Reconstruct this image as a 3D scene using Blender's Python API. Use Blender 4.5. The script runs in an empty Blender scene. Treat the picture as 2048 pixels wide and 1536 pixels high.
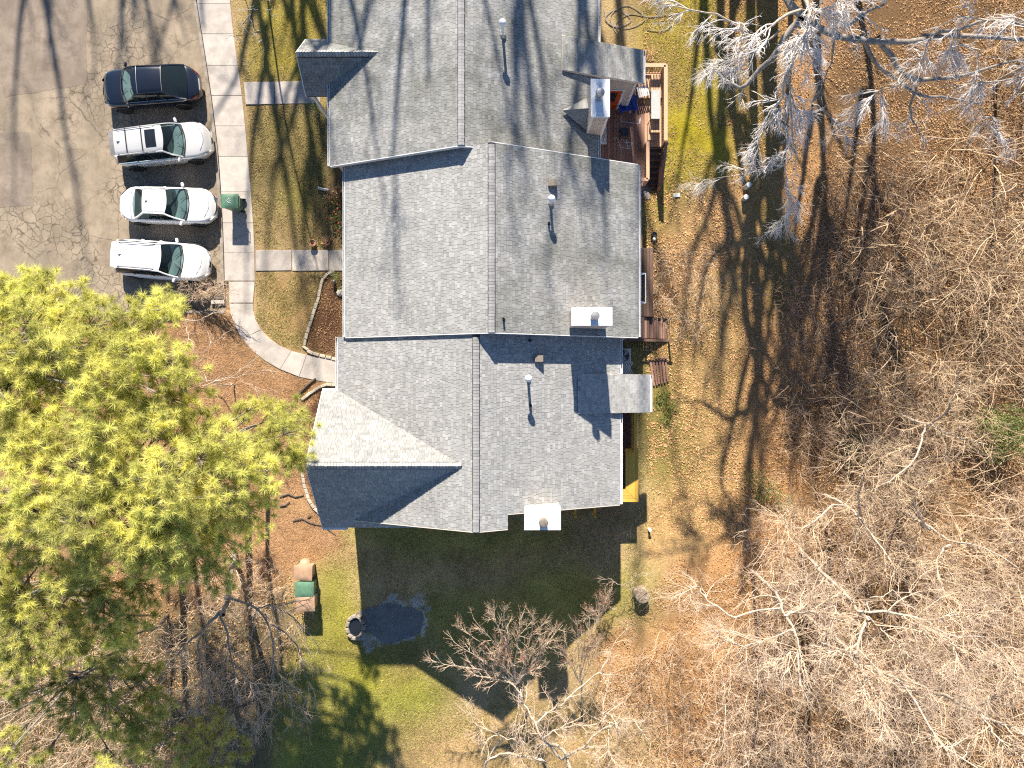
import bpy, math, random
import numpy as np
from mathutils import Vector, Matrix

# ---------------------------------------------------------------- camera, sky, sun, exposure
SC = bpy.context.scene
COL = SC.collection
CAMH = 35.0            # drone height above the car park
FPX = 1400.0           # focal length in photograph pixels
SUNT = 0.64            # tangent of the sun's elevation
SUNK = 0.085           # sideways drift of the shadows
ELEV = math.atan(SUNT / math.hypot(1, SUNK))

cam_d = bpy.data.cameras.new('camera')
cam_d.sensor_width = 36.0
cam_d.lens = FPX / 2048 * 36.0
cam_d.clip_start = 0.1
cam_d.clip_end = 2000
cam = bpy.data.objects.new('camera', cam_d)
cam.location = (0, 0, CAMH)
COL.objects.link(cam)
SC.camera = cam

world = bpy.data.worlds.new('World')
SC.world = world
world.use_nodes = True
wn = world.node_tree
bg = wn.nodes['Background']
sky = wn.nodes.new('ShaderNodeTexSky')
sky.sky_type = 'NISHITA'
sky.sun_disc = False
sky.sun_elevation = ELEV
sky.sun_rotation = -math.atan(SUNK)
sky.air_density = 1.0
sky.dust_density = 0.0
sky.altitude = 2500
sky.ozone_density = 2.5
hsv = wn.nodes.new('ShaderNodeHueSaturation')
hsv.inputs['Saturation'].default_value = 1.06
wn.links.new(sky.outputs[0], hsv.inputs['Color'])
wn.links.new(hsv.outputs[0], bg.inputs[0])
bg.inputs[1].default_value = 0.078

sun_d = bpy.data.lights.new('sun', 'SUN')
sun_d.energy = 5.0
sun_d.angle = math.radians(0.7)
sun_d.color = (1.0, 0.91, 0.78)
sun = bpy.data.objects.new('sun', sun_d)
sun.rotation_euler = Vector((SUNK, -1, -SUNT)).to_track_quat('-Z', 'Y').to_euler()
sun.location = (0, 30, 40)
COL.objects.link(sun)

SC.view_settings.view_transform = 'Standard'
SC.view_settings.look = 'None'
SC.view_settings.gamma = 1.0
SC.view_settings.use_curve_mapping = False
SC.view_settings.exposure = 1.42
try:
    SC.cycles.max_bounces = 6
    SC.cycles.diffuse_bounces = 3
    SC.cycles.glossy_bounces = 3
    SC.cycles.transmission_bounces = 4
    SC.cycles.transparent_max_bounces = 8
    SC.cycles.use_denoising = False
    SC.cycles.filter_width = 1.2
except Exception:
    pass

rnd = random.Random(7)
RS = np.random.default_rng(11)

# ---------------------------------------------------------------- small maths helpers
def P(px, py, z=0.0):
    s = (CAMH - z) / FPX
    return Vector(((px - 1024) * s, (768 - py) * s, z))

_tab = np.random.default_rng(3).random((256, 256))
def vnoise(x, y, o=0):
    x = np.asarray(x, float) + o * 17.3; y = np.asarray(y, float) + o * 9.1
    xi = np.floor(x).astype(int); yi = np.floor(y).astype(int)
    fx = x - xi; fy = y - yi
    fx = fx * fx * (3 - 2 * fx); fy = fy * fy * (3 - 2 * fy)
    g = lambda a, b: _tab[a & 255, b & 255]
    return (g(xi, yi) * (1 - fx) + g(xi + 1, yi) * fx) * (1 - fy) + (g(xi, yi + 1) * (1 - fx) + g(xi + 1, yi + 1) * fx) * fy
def fbm(x, y, o=0, n=4):
    v = 0; a = .5; t = 0
    for i in range(n):
        v = v + a * vnoise(np.asarray(x) * 2 ** i, np.asarray(y) * 2 ** i, o + i); t += a; a *= .5
    return v / t
def ss(a, b, x):
    t = np.clip((np.asarray(x, float) - a) / (b - a), 0, 1)
    return t * t * (3 - 2 * t)
def inpoly(x, y, poly):
    x = np.asarray(x); y = np.asarray(y)
    r = np.zeros(x.shape, bool)
    n = len(poly)
    for i in range(n):
        x1, y1 = poly[i]; x2, y2 = poly[(i + 1) % n]
        if y1 == y2: continue
        c = ((y1 > y) != (y2 > y)) & (x < (x2 - x1) * (y - y1) / (y2 - y1) + x1)
        r ^= c
    return r

# pavement edges in photograph pixels (left, right) used by the ground too
SWL = [(0, 393), (100, 409), (200, 424), (300, 436), (400, 443), (480, 447), (562, 449), (620, 451)]
SWR = [(0, 460), (80, 468), (165, 481), (250, 490), (330, 497), (420, 505), (500, 509), (562, 510), (620, 508)]
def interp(tab, y):
    return np.interp(y, [t[0] for t in tab], [t[1] for t in tab])

LOTZ = 0.0
def zg(x, y):
    """height of the ground"""
    x = np.asarray(x, float); y = np.asarray(y, float)
    z = 0.10 + 0.9 * ss(-3, 6, x) * ss(-4.5, -10, y)
    z = z + 0.35 * ss(9, 22, x) * (fbm(x * .12, y * .12, 5) - .3)
    z = z + 0.05 * (fbm(x * .5, y * .5, 2) - .5) * ss(6, 8, np.abs(x))
    py = 768 - y * 40; px = 1024 + x * 40
    mid = (interp(SWL, py) + interp(SWR, py)) / 2
    lot = (px < mid) & (y > 3.62)
    return np.where(lot, -0.06, z)
def G(px, py, dz=0.0):
    z = 0.1
    for i in range(6):
        p = P(px, py, z); z = float(zg(p.x, p.y)) + dz
    return P(px, py, z)

# ---------------------------------------------------------------- objects
def tag(o, label=None, cat=None, group=None, kind=None):
    if label: o['label'] = label
    if cat: o['category'] = cat
    if group: o['group'] = group
    if kind: o['kind'] = kind
    return o
def empty(name, label, cat, loc=(0, 0, 0), rz=0.0, group=None):
    o = bpy.data.objects.new(name, None)
    o.empty_display_size = 0.2
    o.location = loc; o.rotation_euler = (0, 0, rz)
    COL.objects.link(o)
    return tag(o, label, cat, group)
def link(name, me, mat=None, parent=None, loc=None, rot=None):
    o = bpy.data.objects.new(name, me)
    if mat is not None and not me.materials: me.materials.append(mat)
    COL.objects.link(o)
    if parent is not None: o.parent = parent
    if loc is not None: o.location = loc
    if rot is not None: o.rotation_euler = rot
    return o
def npmesh(name, V, F, tone=None, col=None, smooth=False):
    V = np.asarray(V, np.float32); F = np.asarray(F, np.int32)
    k = F.shape[1]; m = len(F)
    me = bpy.data.meshes.new(name)
    me.vertices.add(len(V)); me.vertices.foreach_set('co', V.ravel())
    me.loops.add(m * k); me.loops.foreach_set('vertex_index', F.ravel())
    me.polygons.add(m)
    me.polygons.foreach_set('loop_start', np.arange(0, m * k, k, dtype=np.int32))
    me.polygons.foreach_set('use_smooth', np.full(m, bool(smooth)))
    if tone is not None:
        a = me.attributes.new('tone', 'FLOAT', 'FACE'); a.data.foreach_set('value', np.asarray(tone, np.float32))
    if col is not None:
        a = me.attributes.new('col', 'FLOAT_COLOR', 'POINT')
        c = np.ones((len(V), 4), np.float32); c[:, :3] = col
        a.data.foreach_set('color', c.ravel())
    me.update(calc_edges=True)
    return me

class MB:
    """collects shapes for one mesh"""
    def __init__(s): s.v = []; s.f = []; s.t = []
    def add(s, vs, fs, t=1.0):
        n = len(s.v); s.v += [tuple(v) for v in vs]
        for f in fs: s.f.append(tuple(i + n for i in f)); s.t.append(t)
        return s
    def box(s, x0, x1, y0, y1, z0, z1, bev=0.0, t=1.0):
        if bev <= 0:
            v = [(x, y, z) for z in (z0, z1) for y in (y0, y1) for x in (x0, x1)]
            return s.add(v, [(0, 2, 3, 1), (4, 5, 7, 6), (0, 1, 5, 4), (2, 6, 7, 3), (0, 4, 6, 2), (1, 3, 7, 5)], t)
        b = min(bev, (x1 - x0) / 2.1, (y1 - y0) / 2.1, (z1 - z0) / 1.1)
        L = [[(x0, y0), (x1, y0), (x1, y1), (x0, y1)], [(x0 + b, y0 + b), (x1 - b, y0 + b), (x1 - b, y1 - b), (x0 + b, y1 - b)]]
        v = [(x, y, z0) for x, y in L[0]] + [(x, y, z1 - b) for x, y in L[0]] + [(x, y, z1) for x, y in L[1]]
        f = [(0, 3, 2, 1), (8, 9, 10, 11)]
        for k in (0, 4):
            for i in range(4):
                j = (i + 1) % 4; f.append((k + i, k + j, k + 4 + j, k + 4 + i))
        return s.add(v, f, t)
    def prism(s, pts, z0, z1, t=1.0):
        """polygon (counter-clockwise) extruded; z1 may be a function of x,y"""
        n = len(pts)
        zz = (lambda x, y: z1) if not callable(z1) else z1
        v = [(p[0], p[1], z0) for p in pts] + [(p[0], p[1], zz(p[0], p[1])) for p in pts]
        f = [tuple(range(n - 1, -1, -1)), tuple(range(n, 2 * n))]
        for i in range(n):
            j = (i + 1) % n; f.append((i, j, n + j, n + i))
        return s.add(v, f, t)
    def beam(s, a, b, w, h, t=1.0, up=(0, 0, 1)):
        a = Vector(a); b = Vector(b); d = (b - a).normalized()
        u = Vector(up)
        if abs(d.dot(u)) > .98: u = Vector((0, 1, 0))
        r = d.cross(u).normalized() * (w / 2); q = r.cross(d).normalized() * (h / 2)
        v = [a - r - q, a + r - q, a + r + q, a - r + q, b - r - q, b + r - q, b + r + q, b - r + q]
        return s.add(v, [(0, 3, 2, 1), (4, 5, 6, 7), (0, 1, 5, 4), (1, 2, 6, 5), (2, 3, 7, 6), (3, 0, 4, 7)], t)
    def tube(s, pts, r, n=8, cap=True, t=1.0):
        pts = [Vector(p) for p in pts]
        rr = r if isinstance(r, (list, tuple)) else [r] * len(pts)
        base = len(s.v); vs = []
        for i, p in enumerate(pts):
            d = (pts[min(i + 1, len(pts) - 1)] - pts[max(i - 1, 0)]).normalized()
            u = Vector((0, 0, 1)) if abs(d.z) < .9 else Vector((0, 1, 0))
            a = d.cross(u).normalized(); b = a.cross(d)
            for k in range(n):
                th = 2 * math.pi * k / n
                vs.append(p + a * (math.cos(th) * rr[i]) + b * (math.sin(th) * rr[i]))
        f = []
        for i in range(len(pts) - 1):
            for k in range(n):
                j = (k + 1) % n; f.append((i * n + k, (i + 1) * n + k, (i + 1) * n + j, i * n + j))
        if cap:
            f.append(tuple(range(n))); m = (len(pts) - 1) * n; f.append(tuple(range(m + n - 1, m - 1, -1)))
        return s.add(vs, f, t)
    def lathe(s, prof, n=16, c=(0, 0, 0), t=1.0):
        vs = []
        for r, z in prof:
            for k in range(n):
                th = 2 * math.pi * k / n
                vs.append((c[0] + r * math.cos(th), c[1] + r * math.sin(th), c[2] + z))
        f = []
        m = len(prof)
        for i in range(m - 1):
            for k in range(n):
                j = (k + 1) % n; f.append((i * n + k, i * n + j, (i + 1) * n + j, (i + 1) * n + k))
        f.append(tuple(range(n - 1, -1, -1))); f.append(tuple((m - 1) * n + k for k in range(n)))
        return s.add(vs, f, t)
    def grid(s, fn, nu, nv, t=1.0):
        vs = [fn(i / nu, j / nv) for j in range(nv + 1) for i in range(nu + 1)]
        f = [(j * (nu + 1) + i, j * (nu + 1) + i + 1, (j + 1) * (nu + 1) + i + 1, (j + 1) * (nu + 1) + i) for j in range(nv) for i in range(nu)]
        return s.add(vs, f, t)
    def mesh(s, name, smooth=False, sharp=None):
        me = bpy.data.meshes.new(name)
        me.from_pydata(s.v, [], s.f)
        a = me.attributes.new('tone', 'FLOAT', 'FACE'); a.data.foreach_set('value', np.asarray(s.t, np.float32))
        if smooth: me.polygons.foreach_set('use_smooth', np.ones(len(s.f), bool))
        me.update()
        if smooth and sharp:
            try: me.set_sharp_from_angle(angle=math.radians(sharp))
            except Exception: pass
        return me
    def obj(s, name, mat, parent=None, smooth=False, loc=None, rot=None, sharp=40):
        return link(name, s.mesh(name, smooth, sharp), mat, parent, loc, rot)

# ---------------------------------------------------------------- materials
def nodes(name):
    m = bpy.data.materials.new(name); m.use_nodes = True
    nt = m.node_tree
    return m, nt, nt.nodes['Principled BSDF']
def nn(nt, typ, **kw):
    n = nt.nodes.new(typ)
    for k, v in kw.items():
        if k in n.inputs.keys(): n.inputs[k].default_value = v
        else: setattr(n, k, v)
    return n
def mixc(nt, fac, a, b, mode='MIX'):
    n = nt.nodes.new('ShaderNodeMix'); n.data_type = 'RGBA'; n.blend_type = mode
    for sock, val in ((n.inputs[0], fac), (n.inputs[6], a), (n.inputs[7], b)):
        if hasattr(val, 'is_output'): nt.links.new(val, sock)
        elif isinstance(val, (int, float)): sock.default_value = val
        else: sock.default_value = (*val, 1)
    return n.outputs[2]
def ramp(nt, src, a, b):
    n = nt.nodes.new('ShaderNodeMapRange'); n.inputs[1].default_value = a; n.inputs[2].default_value = b
    nt.links.new(src, n.inputs[0]); return n.outputs[0]
def noise(nt, co, scale, detail=5, rough=.6, dist=0.0):
    n = nn(nt, 'ShaderNodeTexNoise'); n.inputs['Scale'].default_value = scale
    n.inputs['Detail'].default_value = detail; n.inputs['Roughness'].default_value = rough
    n.inputs['Distortion'].default_value = dist
    nt.links.new(co, n.inputs['Vector']); return n.outputs['Fac']
def mul(nt, a, b, op='MULTIPLY'):
    n = nt.nodes.new('ShaderNodeMath'); n.operation = op
    for s_, v in ((n.inputs[0], a), (n.inputs[1], b)):
        if hasattr(v, 'is_output'): nt.links.new(v, s_)
        else: s_.default_value = v
    return n.outputs[0]
def coord(nt, which='Object'):
    return nn(nt, 'ShaderNodeTexCoord').outputs[which]
def geo_pos(nt):
    return nn(nt, 'ShaderNodeNewGeometry').outputs['Position']
def bump(nt, bs, h, strength=.4, dist=.01):
    b = nn(nt, 'ShaderNodeBump'); b.inputs['Strength'].default_value = strength; b.inputs['Distance'].default_value = dist
    nt.links.new(h, b.inputs['Height']); nt.links.new(b.outputs[0], bs.inputs['Normal'])
def tonemul(nt, c, name='tone'):
    a = nn(nt, 'ShaderNodeAttribute'); a.attribute_name = name
    return mixc(nt, 1.0, c, a.outputs['Color'] if name == 'col' else a.outputs['Color'], 'MULTIPLY')

def mat(name, c1, c2=None, scale=4, lo=.35, hi=.65, rough=.8, tone=True, bmp=0, bscale=40, metal=0, spec=.4,
        rand=0.0, stain=None, coat=0, posn=False, stretch=None):
    m, nt, bs = nodes(name)
    co = geo_pos(nt) if posn else coord(nt)
    if stretch:
        mp = nn(nt, 'ShaderNodeMapping'); mp.inputs['Scale'].default_value = stretch
        nt.links.new(co, mp.inputs['Vector']); co = mp.outputs[0]
    if c2 is None: c2 = tuple(c * .8 for c in c1)
    c = mixc(nt, ramp(nt, noise(nt, co, scale), lo, hi), c1, c2)
    if stain:
        sc_, col_, amt = stain
        c = mixc(nt, mul(nt, ramp(nt, noise(nt, co, sc_, 6, .65), .48, .72), amt), c, col_)
    if tone: c = tonemul(nt, c)
    if rand:
        oi = nn(nt, 'ShaderNodeObjectInfo')
        v = nn(nt, 'ShaderNodeHueSaturation')
        nt.links.new(ramp2(nt, oi.outputs['Random'], 1 - rand, 1 + rand), v.inputs['Value'])
        nt.links.new(c, v.inputs['Color']); c = v.outputs[0]
    nt.links.new(c, bs.inputs['Base Color'])
    bs.inputs['Roughness'].default_value = rough
    bs.inputs['Metallic'].default_value = metal
    bs.inputs['Specular IOR Level'].default_value = spec
    if coat: bs.inputs['Coat Weight'].default_value = coat; bs.inputs['Coat Roughness'].default_value = .04
    if bmp: bump(nt, bs, noise(nt, co, bscale, 6, .7), bmp, .02)
    return m
def ramp2(nt, src, a, b):
    n = nt.nodes.new('ShaderNodeMapRange'); n.inputs[3].default_value = a; n.inputs[4].default_value = b
    nt.links.new(src, n.inputs[0]); return n.outputs[0]

def ground_mat():
    m, nt, bs = nodes('ground_cover')
    co = geo_pos(nt)
    a = nn(nt, 'ShaderNodeAttribute'); a.attribute_name = 'col'
    n1 = noise(nt, co, 9, 8, .75); n2 = noise(nt, co, 45, 4, .7); n3 = noise(nt, co, 2.2, 6, .65)
    c = mixc(nt, ramp(nt, n1, .3, .72), a.outputs['Color'], mixc(nt, 1.0, a.outputs['Color'], (.45, .42, .38), 'MULTIPLY'))
    c = mixc(nt, ramp(nt, n2, .5, .78), c, mixc(nt, 1.0, a.outputs['Color'], (1.45, 1.35, 1.25), 'MULTIPLY'))
    c = mixc(nt, mul(nt, ramp(nt, n3, .45, .75), .45), c, mixc(nt, 1.0, c, (.6, .6, .55), 'MULTIPLY'))
    nt.links.new(c, bs.inputs['Base Color']); bs.inputs['Roughness'].default_value = .95
    bs.inputs['Specular IOR Level'].default_value = .1
    bump(nt, bs, noise(nt, co, 14, 8, .8), 1.0, .11)
    return m
def asphalt_mat(name, base, cracks=True, dark=(.42, .40, .37)):
    m, nt, bs = nodes(name)
    co = geo_pos(nt)
    c = mixc(nt, ramp(nt, noise(nt, co, .55, 6, .6), .38, .64), base, tuple(b * .66 for b in base))
    c = mixc(nt, mul(nt, ramp(nt, noise(nt, co, 1.6, 6, .7), .46, .66), .8), c, tuple(b * d for b, d in zip(base, (.55, .52, .50))))
    mps = nn(nt, 'ShaderNodeMapping'); mps.inputs['Scale'].default_value = (1.0, .3, 1); nt.links.new(co, mps.inputs[0])
    c = mixc(nt, mul(nt, ramp(nt, noise(nt, mps.outputs[0], .8, 6, .7), .50, .68), .6), c, tuple(b * .5 for b in base))
    c = mixc(nt, mul(nt, ramp(nt, noise(nt, co, 60, 3, .7), .35, .75), .35), c, tuple(b * .5 for b in base))
    h = noise(nt, co, 70, 4, .7)
    if cracks:
        w = nn(nt, 'ShaderNodeTexNoise'); w.inputs['Scale'].default_value = 3.0; w.inputs['Detail'].default_value = 5
        nt.links.new(co, w.inputs['Vector'])
        vm = nn(nt, 'ShaderNodeVectorMath', operation='MULTIPLY_ADD')
        nt.links.new(w.outputs['Color'], vm.inputs[0]); vm.inputs[1].default_value = (.35, .35, 0); nt.links.new(co, vm.inputs[2])
        for sc_, wd, lo_, hi_, k in ((.42, .010, .44, .52, .7), (2.4, .045, .47, .56, .8)):
            v = nn(nt, 'ShaderNodeTexVoronoi', feature='DISTANCE_TO_EDGE'); v.inputs['Scale'].default_value = sc_
            mp = nn(nt, 'ShaderNodeMapping'); mp.inputs['Scale'].default_value = (1, 1, 0)
            nt.links.new(vm.outputs[0], mp.inputs[0]); nt.links.new(mp.outputs[0], v.inputs['Vector'])
            line = ramp(nt, v.outputs['Distance'], wd, wd * .25)
            msk = ramp(nt, noise(nt, co, .22 if sc_ > 1 else .3, 3, .6), lo_, hi_)
            c = mixc(nt, mul(nt, mul(nt, line, msk), k), c, tuple(b * .22 for b in base))
    nt.links.new(c, bs.inputs['Base Color']); bs.inputs['Roughness'].default_value = .9
    bs.inputs['Specular IOR Level'].default_value = .25
    bump(nt, bs, h, .35, .012)
    return m
def shingle_mat(name, algae, k=1.0):
    m, nt, bs = nodes(name)
    co = geo_pos(nt)
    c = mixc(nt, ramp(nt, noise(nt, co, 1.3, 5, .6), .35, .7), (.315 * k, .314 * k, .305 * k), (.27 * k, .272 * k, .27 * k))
    c = mixc(nt, mul(nt, ramp(nt, noise(nt, co, .45, 7, .7), .40, .66), algae), c, (.14, .145, .125))
    mp = nn(nt, 'ShaderNodeMapping'); mp.inputs['Scale'].default_value = (.22, 1.5, .22); nt.links.new(co, mp.inputs[0])
    c = mixc(nt, mul(nt, ramp(nt, noise(nt, mp.outputs[0], 1.1, 6, .7), .5, .75), .35 * (.5 + algae)), c, (.15, .15, .135))
    c = mixc(nt, mul(nt, ramp(nt, noise(nt, co, 90, 3, .7), .4, .7), .3), c, (.17, .17, .17))
    c = tonemul(nt, c)
    nt.links.new(c, bs.inputs['Base Color']); bs.inputs['Roughness'].default_value = .95
    bs.inputs['Specular IOR Level'].default_value = .15
    bump(nt, bs, noise(nt, co, 120, 3, .8), .4, .006)
    return m
def wood_mat(name, c1, c2, rand=.18, rough=.7):
    m, nt, bs = nodes(name)
    co = coord(nt)
    mp = nn(nt, 'ShaderNodeMapping'); mp.inputs['Scale'].default_value = (14, 1.2, 14)
    nt.links.new(co, mp.inputs[0])
    c = mixc(nt, ramp(nt, noise(nt, mp.outputs[0], 3, 7, .65), .3, .7), c1, c2)
    oi = nn(nt, 'ShaderNodeObjectInfo'); v = nn(nt, 'ShaderNodeHueSaturation')
    nt.links.new(ramp2(nt, oi.outputs['Random'], 1 - rand, 1 + rand), v.inputs['Value'])
    nt.links.new(c, v.inputs['Color'])
    nt.links.new(v.outputs[0], bs.inputs['Base Color']); bs.inputs['Roughness'].default_value = rough
    bs.inputs['Specular IOR Level'].default_value = .3
    bump(nt, bs, noise(nt, mp.outputs[0], 8, 5, .7), .3, .006)
    return m
def leaf_mat(name, c1, c2, trans=.25, attr=True, rough=.7):
    m, nt, bs = nodes(name)
    co = geo_pos(nt)
    c = mixc(nt, ramp(nt, noise(nt, co, 1.1, 4, .6), .35, .65), c1, c2)
    if attr: c = tonemul(nt, c)
    nt.links.new(c, bs.inputs['Base Color']); bs.inputs['Roughness'].default_value = rough
    bs.inputs['Specular IOR Level'].default_value = .25
    if trans:
        tr = nn(nt, 'ShaderNodeBsdfTranslucent'); nt.links.new(c, tr.inputs['Color'])
        mx = nn(nt, 'ShaderNodeMixShader'); mx.inputs[0].default_value = trans
        nt.links.new(bs.outputs[0], mx.inputs[1]); nt.links.new(tr.outputs[0], mx.inputs[2])
        nt.links.new(mx.outputs[0], nt.nodes['Material Output'].inputs['Surface'])
    return m
def paint_mat(name, c, metal=0.0, rough=.28, coat=1.0):
    m, nt, bs = nodes(name)
    co = coord(nt)
    d = mixc(nt, mul(nt, ramp(nt, noise(nt, co, 2.5, 6, .7), .45, .8), .25), c, tuple(x * .72 + .012 for x in c))
    nt.links.new(d, bs.inputs['Base Color'])
    bs.inputs['Metallic'].default_value = metal; bs.inputs['Roughness'].default_value = rough
    bs.inputs['Coat Weight'].default_value = coat; bs.inputs['Coat Roughness'].default_value = .05
    return m
def glass_mat(name, tint, k=.55):
    m, nt, bs = nodes(name)
    bs.inputs['Base Color'].default_value = (.02, .03, .035, 1); bs.inputs['Roughness'].default_value = .03
    bs.inputs['Specular IOR Level'].default_value = .6
    tr = nn(nt, 'ShaderNodeBsdfTransparent'); tr.inputs[0].default_value = (*tint, 1)
    mx = nn(nt, 'ShaderNodeMixShader'); mx.inputs[0].default_value = k
    nt.links.new(bs.outputs[0], mx.inputs[1]); nt.links.new(tr.outputs[0], mx.inputs[2])
    nt.links.new(mx.outputs[0], nt.nodes['Material Output'].inputs['Surface'])
    return m

MT = {}
MT['ground'] = ground_mat()
MT['asphalt'] = asphalt_mat('weathered_asphalt', (.34, .275, .20))
MT['asphalt_patch'] = asphalt_mat('asphalt_patch', (.285, .23, .18), False)
MT['concrete'] = mat('concrete', (.46, .415, .37), (.37, .335, .30), 2.5, rough=.92, bmp=.25, bscale=60, rand=.07, stain=(1.2, (.25, .22, .19), .55), posn=True)
MT['kerb'] = mat('kerb_concrete', (.30, .26, .22), (.18, .15, .12), 3, rough=.95, bmp=.3, posn=True)
MT['shingle'] = shingle_mat('grey_asphalt_shingle', .85)
MT['shingle_clean'] = shingle_mat('pale_asphalt_shingle', .18, 1.12)
MT['shingle_sunside_dark'] = shingle_mat('sunside_darkened_shingle', .2, .92)  # shingle copy darkened to hold down sun brightness on the gable's north slope
MT['shingle_cap'] = mat('ridge_cap_shingle', (.34, .335, .325), (.28, .28, .275), 2, rough=.95, rand=.2, bmp=.2, bscale=100)
MT['white'] = mat('white_trim_paint', (.75, .75, .74), (.66, .66, .65), 3, rough=.5, stain=(2, (.45, .44, .41), .4))
MT['white_metal'] = mat('white_painted_metal', (.80, .80, .80), (.72, .72, .72), 3, rough=.35, stain=(3, (.5, .48, .44), .35))
MT['siding'] = mat('tan_siding', (.50, .42, .35), (.45, .375, .31), 3, rough=.7, stain=(1.5, (.3, .25, .2), .35))
MT['trim'] = mat('cream_trim', (.66, .60, .52), (.6, .54, .46), 3, rough=.6)
MT['dark'] = mat('dark_plastic', (.03, .03, .033), (.02, .02, .022), 8, rough=.5)
MT['black'] = mat('black_rubber', (.012, .012, .013), (.02, .02, .02), 9, rough=.75)
MT['metal'] = mat('galvanised_metal', (.45, .45, .45), (.33, .33, .33), 6, rough=.4, metal=.7)
MT['flue'] = mat('weathered_flue', (.30, .26, .21), (.2, .17, .14), 8, rough=.5, metal=.4)
MT['chrome'] = mat('chrome', (.75, .75, .76), (.6, .6, .6), 6, rough=.15, metal=1)
MT['deck_brown'] = wood_mat('stained_brown_deck', (.33, .185, .135), (.21, .115, .085), .25)
MT['deck_old'] = wood_mat('weathered_dark_deck', (.15, .092, .066), (.085, .052, .04), .3)
MT['cedar'] = wood_mat('light_cedar', (.56, .36, .235), (.43, .265, .165), .14)
MT['pine_lumber'] = wood_mat('yellow_pine_lumber', (.62, .40, .075), (.52, .30, .05), .10)
MT['bark'] = mat('grey_bark', (.34, .30, .255), (.17, .145, .12), 7, rough=.95, bmp=.8, bscale=25, posn=True)
MT['bark_dark'] = mat('dark_bark', (.13, .10, .075), (.07, .055, .04), 6, rough=.95, bmp=.8, bscale=25, posn=True)
MT['twig_white'] = mat('pale_twigs', (.80, .75, .71), (.62, .56, .51), 3, rough=.8, posn=True, tone=False)
MT['twig_tan'] = mat('tan_canes', (.60, .45, .29), (.38, .27, .165), 2.2, rough=.85, posn=True, tone=False)
MT['twig_pink'] = mat('pinkish_twigs', (.70, .545, .40), (.45, .335, .23), 2.2, rough=.85, posn=True, tone=False)
MT['twig_dark'] = mat('dark_brown_twigs', (.34, .235, .155), (.20, .14, .095), 2.2, rough=.85, posn=True, tone=False)
MT['bark_white'] = mat('pale_smooth_bark', (.56, .47, .375), (.30, .24, .18), 9, rough=.85, bmp=.5, bscale=22, posn=True)
MT['needle'] = leaf_mat('pine_needles', (.84, .79, .25), (.59, .595, .165), .42)
MT['leaf_litter'] = leaf_mat('fallen_leaves', (.64, .395, .20), (.48, .275, .125), .15)
MT['grass'] = leaf_mat('grass_blades', (.50, .43, .17), (.36, .33, .11), .3)
MT['straw'] = leaf_mat('pine_straw', (.50, .30, .16), (.38, .215, .105), .1)
MT['shrub_leaf'] = leaf_mat('evergreen_leaves', (.10, .16, .035), (.16, .21, .05), .25)
MT['berry'] = mat('red_flowers', (.42, .04, .03), (.25, .02, .015), 20, rough=.6)
MT['stone'] = mat('edging_stone', (.47, .41, .32), (.34, .29, .225), 6, rough=.95, bmp=.5, bscale=30, rand=.16)
MT['slate'] = mat('stepping_stone', (.20, .19, .19), (.13, .125, .13), 5, rough=.9, bmp=.4, bscale=30, rand=.3)
MT['terracotta'] = mat('terracotta', (.45, .24, .14), (.36, .18, .1), 9, rough=.85)
MT['mulch'] = mat('dark_potting_soil', (.07, .035, .02), (.04, .022, .013), 20, rough=1, bmp=.6)
MT['bin_green'] = mat('green_bin_plastic', (.10, .215, .135), (.075, .165, .105), 4, rough=.5, stain=(3, (.2, .24, .18), .3))
MT['bin_brown'] = mat('brown_bin_plastic', (.42, .27, .17), (.33, .21, .135), 4, rough=.55, stain=(3, (.25, .17, .11), .4))
MT['blue'] = mat('blue_plastic', (.012, .045, .30), (.008, .03, .2), 4, rough=.35)
MT['red_door'] = mat('orange_red_door', (.48, .075, .02), (.4, .055, .015), 4, rough=.45)
MT['greytop'] = mat('pale_grey_tabletop', (.42, .43, .42), (.37, .38, .37), 5, rough=.4)
MT['ice'] = mat('frozen_rim', (.42, .43, .44), (.2, .21, .2), 9, rough=.6, lo=.4, hi=.6, posn=True, bmp=.4)
MT['puddle'] = mat('dark_puddle_mud', (.17, .165, .16), (.12, .12, .12), 3, rough=.4, spec=.6, posn=True)
MT['hose'] = mat('grey_hose', (.33, .31, .28), (.25, .24, .22), 6, rough=.6)
MT['pvc'] = mat('pale_pvc', (.62, .63, .60), (.5, .52, .5), 5, rough=.5)
MT['window_dark'] = mat('dark_window_glass', (.015, .018, .022), (.012, .014, .018), 3, rough=.06, spec=.7)
MT['canopy'] = glass_mat('translucent_sheet', (.72, .68, .6), .55)
MT['stump'] = mat('cut_log', (.36, .28, .20), (.22, .165, .115), 8, rough=.95, bmp=.7, bscale=30)
# ---------------------------------------------------------------- ground sheet
def axis(lo, hi, st, far):
    a = np.arange(lo, hi + st, st)
    ext = [1, 2.5, 5, 9, 15, 25, 45, 80, 140, 220, far]
    return np.concatenate([[lo - e for e in ext[::-1]], a, [a[-1] + e for e in ext]])
GX = axis(-28, 28, .155, 400); GY = axis(-22, 22, .155, 400)
gx, gy = np.meshgrid(GX, GY)
gz = zg(gx, gy)
gpx = 1024 + gx * FPX / (CAMH - gz); gpy = 768 - gy * FPX / (CAMH - gz)
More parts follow.
